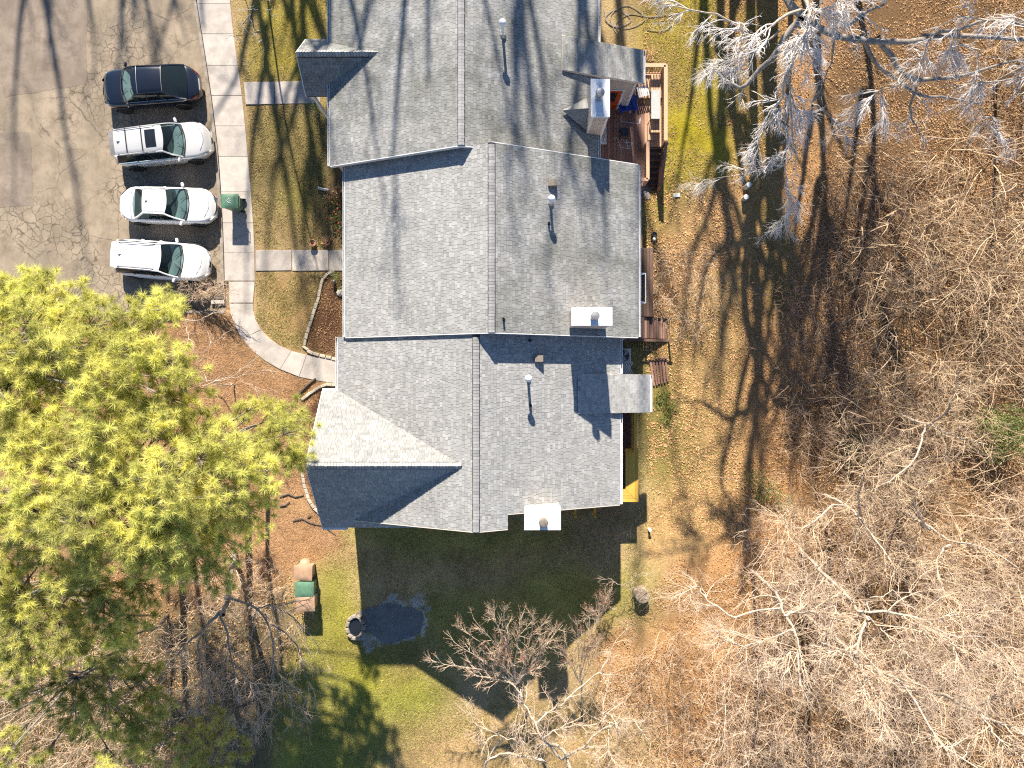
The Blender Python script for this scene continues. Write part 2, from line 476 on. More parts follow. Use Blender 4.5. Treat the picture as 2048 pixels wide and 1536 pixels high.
# wobble zone borders
wx = gpx + (fbm(gx * .7, gy * .7, 1) - .5) * 70 + (vnoise(gx * 4, gy * 4, 4) - .5) * 14
wy = gpy + (fbm(gx * .7, gy * .7, 3) - .5) * 70 + (vnoise(gx * 4, gy * 4, 6) - .5) * 14
C_TAN = np.array((.60, .45, .235)); C_MOSS = np.array((.49, .42, .03)); C_GREEN = np.array((.32, .325, .06))
C_LEAF = np.array((.57, .335, .155)); C_STRAW = np.array((.52, .315, .165)); C_SOIL = np.array((.64, .40, .21))
C_MULCH = np.array((.135, .065, .042)); C_DARK = np.array((.27, .21, .115)); C_WOOD = np.array((.25, .155, .08))
gcol = np.empty(gx.shape + (3,)); gcol[:] = C_TAN
def zone(poly, c, soft=1.0, amt=1.0, raw=False):
    m = inpoly(gpx if raw else wx, gpy if raw else wy, poly)
    f = (m * amt)[..., None]
    gcol[:] = gcol * (1 - f) + c * f
zone([(1430, -900), (9000, -900), (9000, 9000), (1250, 9000), (1330, 1150), (1470, 1060), (1480, 700), (1440, 400)], C_LEAF)
zone([(1700, -900), (9000, -900), (9000, 9000), (1900, 9000), (1500, 1500), (1600, 1100), (1640, 600)], C_WOOD)
zone([(-9000, 560), (440, 600), (520, 700), (640, 760), (660, 900), (640, 1040), (560, 1180), (470, 1250), (-9000, 1700)], C_STRAW)
zone([(-9000, 1180), (300, 1220), (560, 1160), (610, 1300), (600, 9000), (-9000, 9000)], C_DARK)
zone([(540, 950), (640, 960), (700, 1050), (700, 1130), (640, 1160), (540, 1160), (500, 1100)], C_SOIL)
zone([(470, -900), (660, -900), (660, 165), (480, 165)], C_MOSS, amt=.85)
zone([(500, 205), (700, 205), (700, 500), (500, 500)], np.array((.29, .235, .11)))
zone([(545, 205), (650, 205), (640, 480), (560, 430)], C_GREEN * .8, amt=.8)
zone([(505, 400), (600, 430), (640, 500), (505, 500)], C_TAN * .95, amt=.8)
zone([(508, 545), (650, 545), (640, 640), (600, 700), (560, 700), (510, 640)], C_TAN * np.array((.95, .85, .75)))
zone([(1280, -900), (1345, -900), (1440, 100), (1460, 330), (1390, 380), (1345, 450), (1330, 520), (1275, 520)], C_MOSS * 1.05)
zone([(1440, 0), (1560, 0), (1560, 300), (1500, 360), (1470, 330)], C_MOSS * .8, amt=.6)
zone([(1290, 420), (1500, 400), (1490, 1060), (1300, 1130)], C_TAN * np.array((1.05, .90, .74)), amt=.75)
zone([(1500, 380), (1560, 380), (1600, 640), (1540, 640)], C_GREEN, amt=.4)
zone([(1240, 690), (1340, 690), (1390, 860), (1370, 960), (1290, 980), (1240, 800)], C_GREEN * np.array((.8, .8, .8)), amt=.6)
zone([(690, 1050), (1240, 1050), (1240, 1300), (1000, 1420), (900, 1360), (700, 1320)], C_TAN * np.array((1.15, 1.1, 1.15)))  # ground inside the house shadow coloured lighter to lift the shade
zone([(700, 1045), (1130, 1050), (1120, 1110), (960, 1120), (720, 1100)], C_GREEN * 1.45, amt=.7)  # greens here and in the next zone also brightened against the house shade
zone([(860, 1180), (1180, 1130), (1250, 1190), (1100, 1330), (920, 1330), (830, 1290), (690, 1290)], C_GREEN * 1.35, amt=.7)
zone([(630, 1140), (705, 1140), (720, 1300), (840, 1300), (930, 1390), (850, 1460), (760, 1536), (600, 9000), (540, 1400), (610, 1250)], C_GREEN * 1.3)
zone([(660, 1180), (705, 1170), (715, 1300), (835, 1305), (880, 1350), (760, 1400), (650, 1330)], C_MOSS * np.array((.92, 1.05, 1.3)), amt=.7)
zone([(1130, 1180), (1240, 1130), (1330, 1150), (1290, 1240), (1180, 1290)], C_GREEN, amt=.5)
zone([(800, 1450), (1000, 1420), (1200, 1420), (1350, 9000), (760, 9000)], C_TAN * np.array((1.1, 1.0, .95)), amt=.9)
zone([(1190, 1270), (1420, 1200), (1500, 1290), (1420, 1420), (1180, 1420)], C_LEAF * 1.15, amt=.8)
zone([(648, 540), (692, 540), (692, 718), (612, 700), (620, 640), (636, 590)], C_MULCH, raw=True)
zone([(600, 790), (690, 770), (690, 1050), (640, 1040), (607, 960)], C_MULCH * 1.3, raw=True)
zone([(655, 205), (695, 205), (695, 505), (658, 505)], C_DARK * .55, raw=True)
zone([(1270, 480), (1345, 480), (1345, 720), (1270, 720)], C_LEAF * .75, amt=.7)
zone([(-9000, -9000), (440, -9000), (440, 610), (-9000, 610)], C_DARK, raw=True)
def blur(a, k):
    for ax in (0, 1):
        a = (np.roll(a, k, ax) + np.roll(a, -k, ax) + a * 2) / 4
    return a
for poly_, thr in (([(1270, -900), (1570, -900), (1570, 400), (1330, 540), (1270, 530)], .50), ([(470, -900), (660, -900), (660, 505), (480, 505)], .47), ([(600, 1130), (930, 1290), (930, 1400), (600, 1700), (520, 1400)], .53)):
    mm = inpoly(wx, wy, poly_) * ss(thr - .06, thr + .09, fbm(gx * 1.1, gy * 1.1, 14, 5)) * .8
    gcol[:] = gcol * (1 - mm[..., None]) + C_TAN * np.array((.62, .58, .55)) * mm[..., None]
hard = gcol.copy()
for k in (1, 2, 3, 2, 1): gcol = blur(gcol, k)
bed = inpoly(gpx, gpy, [(600, 535), (700, 535), (700, 1060), (590, 1060)])[..., None]
gcol = np.where(bed, hard * .6 + gcol * .4, gcol)
mm = inpoly(wx, wy, [(706, 1240), (730, 1205), (790, 1186), (840, 1205), (866, 1240), (850, 1275), (800, 1296), (730, 1298), (700, 1275)]) * (.25 + .75 * ss(.3, .55, fbm(gx * 3, gy * 3, 8)))
gcol[:] = gcol * (1 - mm[..., None]) + np.array((.85, .86, .85)) * mm[..., None]
lf = (ss(.35, .7, fbm(gx * .9, gy * .9, 9)) * .55)[..., None]
gcol[:] = gcol * (1 - lf * .4)
ny, nx = gx.shape
idx = np.arange(nx * ny).reshape(ny, nx)
F = np.stack([idx[:-1, :-1], idx[:-1, 1:], idx[1:, 1:], idx[1:, :-1]], -1).reshape(-1, 4)
me = npmesh('ground', np.stack([gx, gy, gz], -1).reshape(-1, 3), F, col=gcol.reshape(-1, 3), smooth=True)
tag(link('ground', me, MT['ground']), kind='structure')

# ---------------------------------------------------------------- car park and pavements
ys = np.linspace(3.66, 70, 60)
V = []
for y in ys:
    py = 768 - y * 40
    V += [(-90, y, LOTZ), (float((interp(SWL, py) - 1024) / 40 + .02) if py > -40 else (385 - 1024) / 40, y, LOTZ)]
F = [(2 * i, 2 * i + 1, 2 * i + 3, 2 * i + 2) for i in range(len(ys) - 1)]
lot = tag(link('car_park', npmesh('car_park', V, F), MT['asphalt']), kind='structure')
def sheet(pts, z, name, m, parent=None, kind=None):
    me_ = bpy.data.meshes.new(name)
    me_.from_pydata([(p[0], p[1], z) for p in pts], [], [tuple(range(len(pts)))]); me_.update()
    me_.attributes.new('tone', 'FLOAT', 'FACE').data.foreach_set('value', np.ones(1, np.float32))
    return tag(link(name, me_, m, parent), kind=kind)
def ragged(poly, n=14, amp=.05):
    out = []
    for i in range(len(poly)):
        a = Vector(poly[i]); b = Vector(poly[(i + 1) % len(poly)])
        for k in range(n):
            p = a.lerp(b, k / n); out.append((p.x + rnd.uniform(-amp, amp), p.y + rnd.uniform(-amp, amp)))
    return out
for poly in ([(-400, 268), (60, 265), (68, 412), (-400, 425)], [(-400, -400), (180, -400), (172, 168), (10, 195), (-10, 130), (-400, 130)]):
    w = [P(x, y, .004).to_2d() for x, y in poly][::-1]
    sheet(ragged(w), LOTZ + .005, 'asphalt_patch', MT['asphalt_patch'], lot)

walk = tag(bpy.data.objects.new('pavement', None), kind='structure'); COL.objects.link(walk)
SZ = 0.14
def slab(pts, parent=walk, name='slab', m='concrete', z=SZ, gap=.008):
    w = [P(x, y, z).to_2d() for x, y in pts]
    c = sum(w, Vector((0, 0))) / len(w)
    w = [p + (c - p).normalized() * gap for p in w]
    a = sum(w[i].x * w[(i + 1) % len(w)].y - w[(i + 1) % len(w)].x * w[i].y for i in range(len(w)))
    if a < 0: w = w[::-1]
    dz = rnd.uniform(-.006, .006)
    w2 = [(p - c) for p in w]
    b = MB(); n = len(w2); ins = [p * (1 - .02 / max(p.length, .3)) for p in w2]
    v = [(p.x, p.y, -.28) for p in w2] + [(p.x, p.y, -.012) for p in w2] + [(p.x, p.y, 0) for p in ins]
    f = [tuple(range(2 * n, 3 * n))]
    for k in (0, n):
        for i in range(n):
            j = (i + 1) % n; f.append((k + i, k + j, k + n + j, k + n + i))
    b.add(v, f, rnd.uniform(.9, 1.06))
    return b.obj(name, MT[m], parent, loc=(c.x, c.y, z + dz))
J = [-150, -90, -30, 7, 68, 131, 191, 252, 313, 384, 446, 506, 562]
for a, b in zip(J[:-1], J[1:]):
    slab([(interp(SWL, a), a), (interp(SWR, a), a), (interp(SWR, b), b), (interp(SWL, b), b)])
slab([(457, 563), (510, 563), (506, 606), (458, 606)])
lower = [(458, 607), (461, 628), (469, 650), (484, 678), (505, 702), (530, 722), (560, 739), (598, 754), (640, 763), (680, 768)]
upper = [(506, 607), (507, 622), (511, 640), (522, 660), (540, 678), (560, 692), (583, 702), (613, 710), (650, 716), (680, 720)]
for k in ((0, 3), (3, 6), (6, 7), (7, 9)):
    slab(lower[k[0]:k[1] + 1] + upper[k[0]:k[1] + 1][::-1])
slab([(487, 164), (548, 163), (548, 208), (491, 209)]); slab([(549, 163), (640, 161), (640, 206), (549, 208)])
for a, b in ((511, 583), (584, 657), (658, 705)):
    slab([(a, 500), (b, 500), (b, 541), (a, 542)])
kb = MB()
pts = [P(interp(SWL, y) - 4, y, .1) for y in range(-150, 580, 30)]
for a, b in zip(pts[:-1], pts[1:]): kb.beam((a.x, a.y, 0), (b.x, b.y, 0), .15, .22)
tag(kb.obj('kerb', MT['kerb']), kind='structure')
kb = MB(); kb.box(-60, -14.3, 3.5, 3.66, -.2, .13, .02)
tag(kb.obj('kerb', MT['kerb']), kind='structure')

# storm drain at the corner of the car park
sd = empty('storm_drain', 'rusty slotted drain grate at the car park corner beside the pavement', 'drain', P(436, 585, 0))
b = MB(); b.box(-.36, .30, -.50, -.46, 0, .05); b.box(-.36, .30, .46, .50, 0, .05); b.box(-.36, -.32, -.46, .46, 0, .05); b.box(.26, .30, -.46, .46, 0, .05)
b.obj('frame', MT['flue'], sd)
for i in range(11):
    MB().box(-.32, .26, -.018, .018, 0, .04).obj('bar', MT['flue'], sd, loc=(0, -.41 + i * .082, 0))
MB().box(-.34, .28, -.47, .47, .002, .006).obj('pit', MT['black'], sd)
tag(MB().box(-.33, .33, -.09, .09, 0, .13, .02).obj('concrete_block', MT['concrete'], loc=tuple(P(437, 605, .02)), rot=(0, 0, .03)),
    'short pale concrete kerb block below the drain grate', 'block')

# ---------------------------------------------------------------- town houses
def shingles(name, parent, o, u, v, nlen, slope_len, mt, seed, expo=.127):
    """o ridge corner, u unit along ridge, v unit downslope, tabs as tiny overlapping slabs"""
    r = np.random.default_rng(seed)
    o = np.array(o); u = np.array(u); v = np.array(v); n = np.cross(u, v); n = n if n[2] > 0 else -n
    T = []
    k = int(math.ceil(slope_len / expo))
    for c in range(k):
        s0 = c * expo; s1 = min((c + 1) * expo, slope_len)
        x = -r.random() * .2
        ws = []
        while x < nlen:
            w = r.choice((.11, .14, .17, .20, .24)); a = max(x, 0); b_ = min(x + w, nlen)
            if b_ > a + .02: ws.append((a, b_))
            x += w
        for a, b_ in ws: T.append((a, b_, s0, s1))
    T = np.array(T); m = len(T)
    lift = .006 + r.random(m) * .004; g = .011
    jag = (r.random(m) - .5) * .012
    def pt(a, s, h): return o + a[:, None] * u + s[:, None] * v + h[:, None] * n
    z0 = np.full(m, .0015)
    A = T[:, 0] + g * .5; B = T[:, 1] - g * .5; S0 = T[:, 2] + .004; S1 = np.minimum(T[:, 3] + jag, slope_len + .01)
    Vv = np.stack([pt(A, S0, z0), pt(B, S0, z0), pt(B, S1, lift), pt(A, S1, lift), pt(A, S1, z0 * 0 - .004), pt(B, S1, z0 * 0 - .004), pt(A, S0, z0 * 0 - .004), pt(B, S0, z0 * 0 - .004)], 1).reshape(-1, 3)
    base = (np.arange(m) * 8)[:, None, None]
    q = np.array([(0, 1, 2, 3), (3, 2, 5, 4), (0, 3, 4, 6), (1, 7, 5, 2)])
    flip = np.dot(np.cross(u, v), n) < 0
    if flip: q = q[:, ::-1]
    Ff = (base + q).reshape(-1, 4)
    t = r.choice((.82, .90, .96, 1.0, 1.04, 1.10, 1.18), m, p=(.10, .18, .22, .2, .15, .1, .05)) + r.normal(0, .03, m)
    o_ = link(name, npmesh(name, Vv, Ff, tone=np.repeat(t, 4)), MT[mt], parent)
    return tag(o_, kind='stuff')
def slope_pair(house, name, y0, y1, xr, zr, xl, zl, xR, zR, mts, seed):
    """ridge along Y. returns the roof part"""
    b = MB(); th = .16
    b.add([(xl, y0, zl), (xr, y0, zr), (xR, y0, zR), (xl, y1, zl), (xr, y1, zr), (xR, y1, zR),
           (xl, y0, zl - th), (xr, y0, zr - th), (xR, y0, zR - th), (xl, y1, zl - th), (xr, y1, zr - th), (xR, y1, zR - th)],
          [(0, 1, 4, 3), (1, 2, 5, 4), (6, 9, 10, 7), (7, 10, 11, 8), (0, 6, 7, 1), (1, 7, 8, 2), (3, 4, 10, 9), (4, 5, 11, 10), (0, 3, 9, 6), (2, 8, 11, 5)])
    roof = b.obj(name, MT['dark'], house)
    for (xe, ze, mt_, sd_) in ((xl, zl, mts[0], seed), (xR, zR, mts[1], seed + 1)):
        d = np.array((xe - xr, 0, ze - zr)); L = np.linalg.norm(d); d = d / L
        shingles('shingles', roof, (xr, y0, zr), (0, 1, 0), d, y1 - y0, L + .03, mt_, sd_)
    return roof
RIDGE_ME = {}
def ridge_caps(roof, y0, y1, x, z, sl, sr, mt, axis_='Y'):
    key = (round(sl, 2), round(sr, 2), mt)
    if key not in RIDGE_ME:
        b = MB(); w = .125; L = .112
        for i, (s, t_) in enumerate(((sl, -1), (sr, 1))):
            x1 = t_ * w; z1 = -s * w
            v = [(0, 0, .052), (0, L, .066), (x1, L, z1 + .066), (x1, 0, z1 + .052), (0, L, .03), (x1, L, z1 + .03), (x1, 0, z1 + .03)]
            f = [(0, 1, 2, 3), (1, 4, 5, 2), (3, 2, 5, 6)]
            if t_ < 0: pass
            else: f = [q[::-1] for q in f]
            b.add(v, f)
        me_ = b.mesh('ridge_shingle'); me_.materials.append(MT['shingle_cap']); RIDGE_ME[key] = me_
    n = int(abs(y1 - y0) / .125)
    vb = MB(); e = .150
    A_ = [(-e, -sl * e + .004), (-e, -sl * e + .034), (0, .036), (e, -sr * e + .034), (e, -sr * e + .004)]
    if axis_ == 'Y': q_ = [(x + a, y0 + .01, z + c) for a, c in A_] + [(x + a, y1, z + c) for a, c in A_]
    else: q_ = [(y0 + .01, x + a, z + c) for a, c in A_] + [(y1, x + a, z + c) for a, c in A_]
    vb.add(q_, [(i, i + 1, i + 6, i + 5) for i in range(4)] + [(0, 4, 3, 2, 1), (5, 6, 7, 8, 9)]); vb.obj('ridge_vent', MT['dark'], roof)
    for i in range(n):
        o = bpy.data.objects.new('ridge_shingle', RIDGE_ME[key]); COL.objects.link(o); o.parent = roof
        k = i * .125
        if axis_ == 'Y': o.location = (x + rnd.uniform(-.008, .008), y0 + k, z + rnd.uniform(0, .006))
        else:
            o.location = (y0 + k, x + rnd.uniform(-.006, .006), z + rnd.uniform(0, .006)); o.rotation_euler = (0, 0, -math.pi / 2)
    return
def gutter(house, x, y0, y1, z, side):
    b = MB(); s = side
    b.box(min(x, x + s * .025), max(x, x + s * .025), y0, y1, z - .17, z + .005)
    xo = x + s * .085
    b.box(min(xo, xo + s * .015), max(xo, xo + s * .015), y0, y1, z - .14, z - .01)
    b.box(min(x + s * .025, xo), max(x + s * .025, xo), y0, y1, z - .145, z - .125)
    for y in (y0, y1 - .012): b.box(min(x, xo), max(x, xo), y, y + .012, z - .14, z - .01)
    b.obj('gutter', MT['white_metal'], house)
def rake_board(house, y, side, xa, za, xb, zb, m='white'):
    b = MB(); y2 = y + side * .03
    v = [(xa, y, za - .2), (xb, y, zb - .2), (xb, y, zb + .01), (xa, y, za + .01), (xa, y2, za - .2), (xb, y2, zb - .2), (xb, y2, zb + .01), (xa, y2, za + .01)]
    b.add(v, [(0, 3, 2, 1), (4, 5, 6, 7), (0, 1, 5, 4), (1, 2, 6, 5), (2, 3, 7, 6), (3, 0, 4, 7)])
    b.obj('rake_board', MT[m], house)
def wall_prism(house, y0, y1, xl, xR, xr, zr, sl, inset=.32):
    xa = xl + inset; xb = xR - inset; zt = lambda x: zr - .17 - sl * abs(x - xr)
    pts = [(xa, -.2), (xb, -.2), (xb, zt(xb)), (xr, zr - .17), (xa, zt(xa))]
    b = MB(); n = 5
    v = [(x, y0, z) for x, z in pts] + [(x, y1, z) for x, z in pts]
    f = [tuple(range(n)), tuple(range(2 * n - 1, n - 1, -1))] + [(i, n + i, n + (i + 1) % n, (i + 1) % n) for i in range(n)]
    b.add(v, f); return b.obj('wall', MT['siding'], house)
def vent_pipe(roof, px, py, z0, h, kind):
    """z0 roof height at the foot"""
    p = P(px, py, z0 + h)
    if kind == 'cap':
        o = MB().lathe([(.055, -.15), (.055, h)], 12).obj('vent_pipe', MT['white_metal'], roof, True, loc=(p.x, p.y, z0))
        MB().lathe([(.06, h - .02), (.13, h + .02), (.15, h + .08), (.13, h + .15), (.07, h + .2), (.01, h + .21)], 16).obj('vent_cap', MT['white_metal'], roof, True, loc=(p.x, p.y, z0))
        MB().lathe([(.15, -.06), (.12, .05), (.07, .12)], 14).obj('flashing', MT['metal'], roof, True, loc=(p.x, p.y, z0))
    elif kind == 'pipe':
        b = MB(); b.lathe([(.04, -.15), (.04, h), (.028, h), (.028, h - .1)], 12)
        b.lathe([(.085, -.05), (.05, .06)], 12); b.obj('vent_pipe', MT['dark'], roof, True, loc=(p.x, p.y, z0))
    else:
        b = MB(); b.add([(-.2, -.17, -.12), (.2, -.17, -.12), (.2, .17, -.12), (-.2, .17, -.12), (-.16, -.13, h * .8), (.17, -.13, h), (.17, .13, h), (-.16, .13, h * .8)],
                        [(4, 5, 6, 7), (0, 1, 5, 4), (1, 2, 6, 5), (2, 3, 7, 6), (3, 0, 4, 7)])
        b.obj('box_vent', MT['flue'], roof, loc=(p.x, p.y, z0))

h1 = empty('townhouse', 'north town house with grey shingle roof, steep porch gable and a sunny brown deck', 'house', (0, 0, 0), group='row of town houses')
h2 = empty('townhouse', 'middle town house with wide pale shingle roof between the two others', 'house', (0, 0, 0), group='row of town houses')
h3 = empty('townhouse', 'south end town house with large left gable half in deep blue shade', 'house', (0, 0, 0), group='row of town houses')
SL = .455
U1 = dict(xl=-7.85, xr=-2.0, xR=3.69, zr=7.47, y0=9.4, y1=27.0)
U2 = dict(xl=-7.22, xr=-.80, xR=5.46, zr=7.60, y0=2.02, y1=9.46)
U3 = dict(xl=-7.60, xr=-1.43, xR=4.72, zr=7.20, y0=-5.88, y1=2.06)
def z_at(U, x): return U['zr'] - SL * abs(x - U['xr'])
for U, h, mts, sd_ in ((U1, h1, ('shingle', 'shingle'), 1), (U2, h2, ('shingle_clean', 'shingle'), 5)):
    roof = slope_pair(h, 'roof', U['y0'], U['y1'], U['xr'], U['zr'], U['xl'], z_at(U, U['xl']), U['xR'], z_at(U, U['xR']), mts, sd_)
    U['roof'] = roof
    ridge_caps(roof, U['y0'], min(U['y1'], 15.7), U['xr'], U['zr'], SL, SL, mts[0])
    gutter(h, U['xl'] - .02, U['y0'] + .02, U['y1'] - .02, z_at(U, U['xl']) - .01, -1)
    gutter(h, U['xR'] + .02, U['y0'] + .02, U['y1'] - .02, z_at(U, U['xR']) - .01, 1)
    rake_board(h, U['y0'] - .035, 1, U['xl'], z_at(U, U['xl']), U['xr'], U['zr']); rake_board(h, U['y0'] - .035, 1, U['xr'], U['zr'], U['xR'], z_at(U, U['xR']))
    wall_prism(h, U['y0'] + .02, U['y1'] - .02, U['xl'], U['xR'], U['xr'], U['zr'], SL)
rake_board(h2, U2['y1'] + .035, -1, U2['xr'], U2['zr'], U2['xR'], z_at(U2, U2['xR']))
# the south house: the right half of its gable is set back
XS = -.17; YR = -5.27
b = MB(); th = .16
zl3 = z_at(U3, U3['xl']); zR3 = z_at(U3, U3['xR']); zs3 = z_at(U3, XS)
top = [(U3['xl'], -5.88, zl3), (U3['xr'], -5.88, 7.2), (XS, -5.88, zs3), (XS, YR, zs3), (U3['xR'], YR, zR3), (U3['xR'], 2.06, zR3), (U3['xr'], 2.06, 7.2), (U3['xl'], 2.06, zl3)]
n = len(top); b.add(top + [(x, y, z - th) for x, y, z in top], [(0, 1, 6, 7), (1, 2, 3, 6), (3, 4, 5, 6)] + [tuple(reversed(q)) for q in [(8, 9, 14, 15), (9, 10, 11, 14), (11, 12, 13, 14)]] + [(i, i + n, (i + 1) % n + n, (i + 1) % n) for i in range(n)])
r3 = b.obj('roof', MT['dark'], h3); U3['roof'] = r3
dl = np.array((U3['xl'] - U3['xr'], 0, zl3 - 7.2)); Ll = np.linalg.norm(dl); dl /= Ll
shingles('shingles', r3, (U3['xr'], -5.88, 7.2), (0, 1, 0), dl, 7.94, Ll + .03, 'shingle_clean', 21)
dr = np.array((U3['xR'] - U3['xr'], 0, zR3 - 7.2)); Lr = np.linalg.norm(dr); dr /= Lr
shingles('shingles', r3, (U3['xr'], YR, 7.2), (0, 1, 0), dr, 2.06 - YR, Lr + .03, 'shingle_clean', 22)
shingles('shingles', r3, (U3['xr'], -5.88, 7.2), (0, 1, 0), dr, YR + 5.88, (XS - U3['xr']) / dr[0], 'shingle_clean', 23)
ridge_caps(r3, -5.88, 1.95, U3['xr'], 7.2, SL, SL, 'shingle_clean')
gutter(h3, U3['xl'] - .02, -.25, 2.04, zl3 - .01, -1)
gutter(h3, U3['xR'] + .02, YR + .02, -1.30, zR3 - .01, 1); gutter(h3, U3['xR'] + .02, .46, 2.0, zR3 - .01, 1)
rake_board(h3, -5.915, 1, U3['xl'], zl3, U3['xr'], 7.2, 'trim'); rake_board(h3, -5.915, 1, U3['xr'], 7.2, XS, zs3, 'trim')
rake_board(h3, YR - .035, 1, XS, zs3, U3['xR'], zR3, 'trim')
wall_prism(h3, -5.55, 2.0, U3['xl'], XS + .3, U3['xr'], 7.2, SL, .3).name = 'wall'
wall_prism(h3, YR + .3, 1.98, U3['xl'] + .02, U3['xR'], U3['xr'], 7.19, SL, .32)

def gable_porch(house, xo, xi, yc, hw, ze, zr, mts, seed, caps_to, wall_x, wall_y):
    """cross gable that points to -X (ridge along X from xo to xi)"""
    b = MB(); th = .15
    Y0 = yc - hw; Y1 = yc + hw
    v = [(xo, Y0, ze), (xo, yc, zr), (xo, Y1, ze), (xi, Y0, ze), (xi, yc, zr), (xi, Y1, ze)]
    v += [(x, y, z - th) for x, y, z in v]
    b.add(v, [(0, 3, 4, 1), (1, 4, 5, 2), (6, 7, 10, 9), (7, 8, 11, 10), (0, 1, 7, 6), (1, 2, 8, 7), (0, 6, 9, 3), (2, 5, 11, 8), (3, 9, 10, 4), (4, 10, 11, 5)])
    roof = b.obj('porch_roof', MT['dark'], house)
    L = math.hypot(hw, zr - ze); d = np.array((0, -hw / L, (ze - zr) / L))
    shingles('shingles', roof, (xo, yc, zr), (1, 0, 0), d, xi - xo, L + .03, mts[0], seed)
    d2 = d.copy(); d2[1] *= -1
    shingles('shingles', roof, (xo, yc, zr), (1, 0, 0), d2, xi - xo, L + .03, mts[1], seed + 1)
    s = (zr - ze) / hw
    ridge_caps(roof, xo, caps_to, yc, zr, s, s, mts[1], 'X')
    for (ya, za, yb, zb) in ((Y0, ze, yc, zr), (yc, zr, Y1, ze)):
        bb = MB(); x = xo - .035; x2 = xo - .004
        bb.add([(x, ya, za - .2), (x, yb, zb - .2), (x, yb, zb + .01), (x, ya, za + .01), (x2, ya, za - .2), (x2, yb, zb - .2), (x2, yb, zb + .01), (x2, ya, za + .01)],
               [(0, 1, 2, 3), (4, 7, 6, 5), (0, 4, 5, 1), (1, 5, 6, 2), (2, 6, 7, 3), (3, 7, 4, 0)])
        bb.obj('rake_board', MT['white'], house)
    return roof
gable_porch(h1, -9.0, -4.9, 13.83, 1.23, 4.42, 5.80, ('shingle', 'shingle'), 31, -5.3, 0, 0)
pr3 = gable_porch(h3, -8.27, -1.7, -3.28, 2.97, 4.42, 6.95, ('shingle_clean', 'shingle_sunside_dark'), 41, -2.0, 0, 0)
# gutters and end walls of the two cross gables
b = MB(); b.box(-8.29, -7.62, -.30, -.19, 4.26, 4.41); b.obj('gutter', MT['white_metal'], h3)
b = MB(); b.box(-8.29, -7.20, -6.37, -6.26, 4.26, 4.41); b.obj('gutter', MT['white_metal'], h3)
b = MB()
pts = [(-6.0, -.2), (-.55, -.2), (-.55, 4.25), (-3.28, 6.6), (-6.0, 4.25)]
b.add([(-7.95, y, z) for y, z in pts] + [(-6.8, y, z) for y, z in pts], [tuple(range(4, -1, -1)), tuple(range(5, 10))] + [(i, (i + 1) % 5, 5 + (i + 1) % 5, 5 + i) for i in range(5)])
b.obj('wall', MT['siding'], h3)
for y in (12.75, 14.9):
    MB().box(-8.86, -8.74, y - .06, y + .06, .1, 4.35).obj('porch_post', MT['white'], h1)
b = MB(); b.box(-8.9, -7.5, 12.6, 15.05, .0, .5, .02); b.obj('porch_slab', MT['concrete'], h1)
# little porch rail seen beside the porch roof
for k in range(5): MB().box(-8.72, -8.66, -.03, .03, .5, 1.3).obj('porch_baluster', MT['cedar'], h1, loc=(0, 12.45 - k * .14, 0))
b = MB(); b.box(-8.76, -8.62, 11.75, 12.55, 1.3, 1.36, .01); b.box(-8.6, -7.6, 11.72, 11.80, 1.3, 1.36, .01); b.obj('porch_rail', MT['cedar'], h1)
b = MB(); b.box(-8.74, -7.55, 11.75, 12.58, .02, .5, .02); b.obj('porch_step', MT['cedar'], h1)

def shed_bay(house, xi, xo, zi, zo, y0, y1, wall_x, mt, seed):
    """low-pitch roof over a bay that carries on past the eave towards +X"""
    b = MB(); th = .17
    v = [(xi, y0, zi), (xo, y0, zo), (xo, y1, zo), (xi, y1, zi)]; v += [(x, y, z - th) for x, y, z in v]
    b.add(v, [(0, 1, 2, 3), (7, 6, 5, 4), (0, 4, 5, 1), (1, 5, 6, 2), (2, 6, 7, 3), (3, 7, 4, 0)])
    rf = b.obj('bay_roof', MT['trim'], house)
    d = np.array((xo - xi, 0, zo - zi)); L = np.linalg.norm(d); d /= L
    shingles('shingles', rf, (xi, y0, zi), (0, 1, 0), d, y1 - y0, L + .02, mt, seed)
    gutter(house, xo + .015, y0 + .02, y1 - .02, zo - .01, 1)
    b = MB(); zt = lambda x: zi + (zo - zi) * (x - xi) / (xo - xi) - .18
    xa = wall_x - 1.2; ya = y0 + .13; yb = y1 - .13; xb = xo - .22
    v = [(xa, ya, -.2), (xb, ya, -.2), (xb, yb, -.2), (xa, yb, -.2), (xa, ya, zt(xa)), (xb, ya, zt(xb)), (xb, yb, zt(xb)), (xa, yb, zt(xa))]
    b.add(v, [(0, 1, 5, 4), (1, 2, 6, 5), (2, 3, 7, 6), (4, 5, 6, 7)])
    b.obj('bay_wall', MT['siding'], house)
    return xb, ya
bx1, by1 = shed_bay(h1, 2.1, 5.72, 5.72, 4.42, 13.15, 14.60, 3.37, 'shingle', 51)
bx3, by3 = shed_bay(h3, 2.80, 6.09, 5.32, 4.05, -1.26, .42, 4.40, 'shingle_clean', 53)
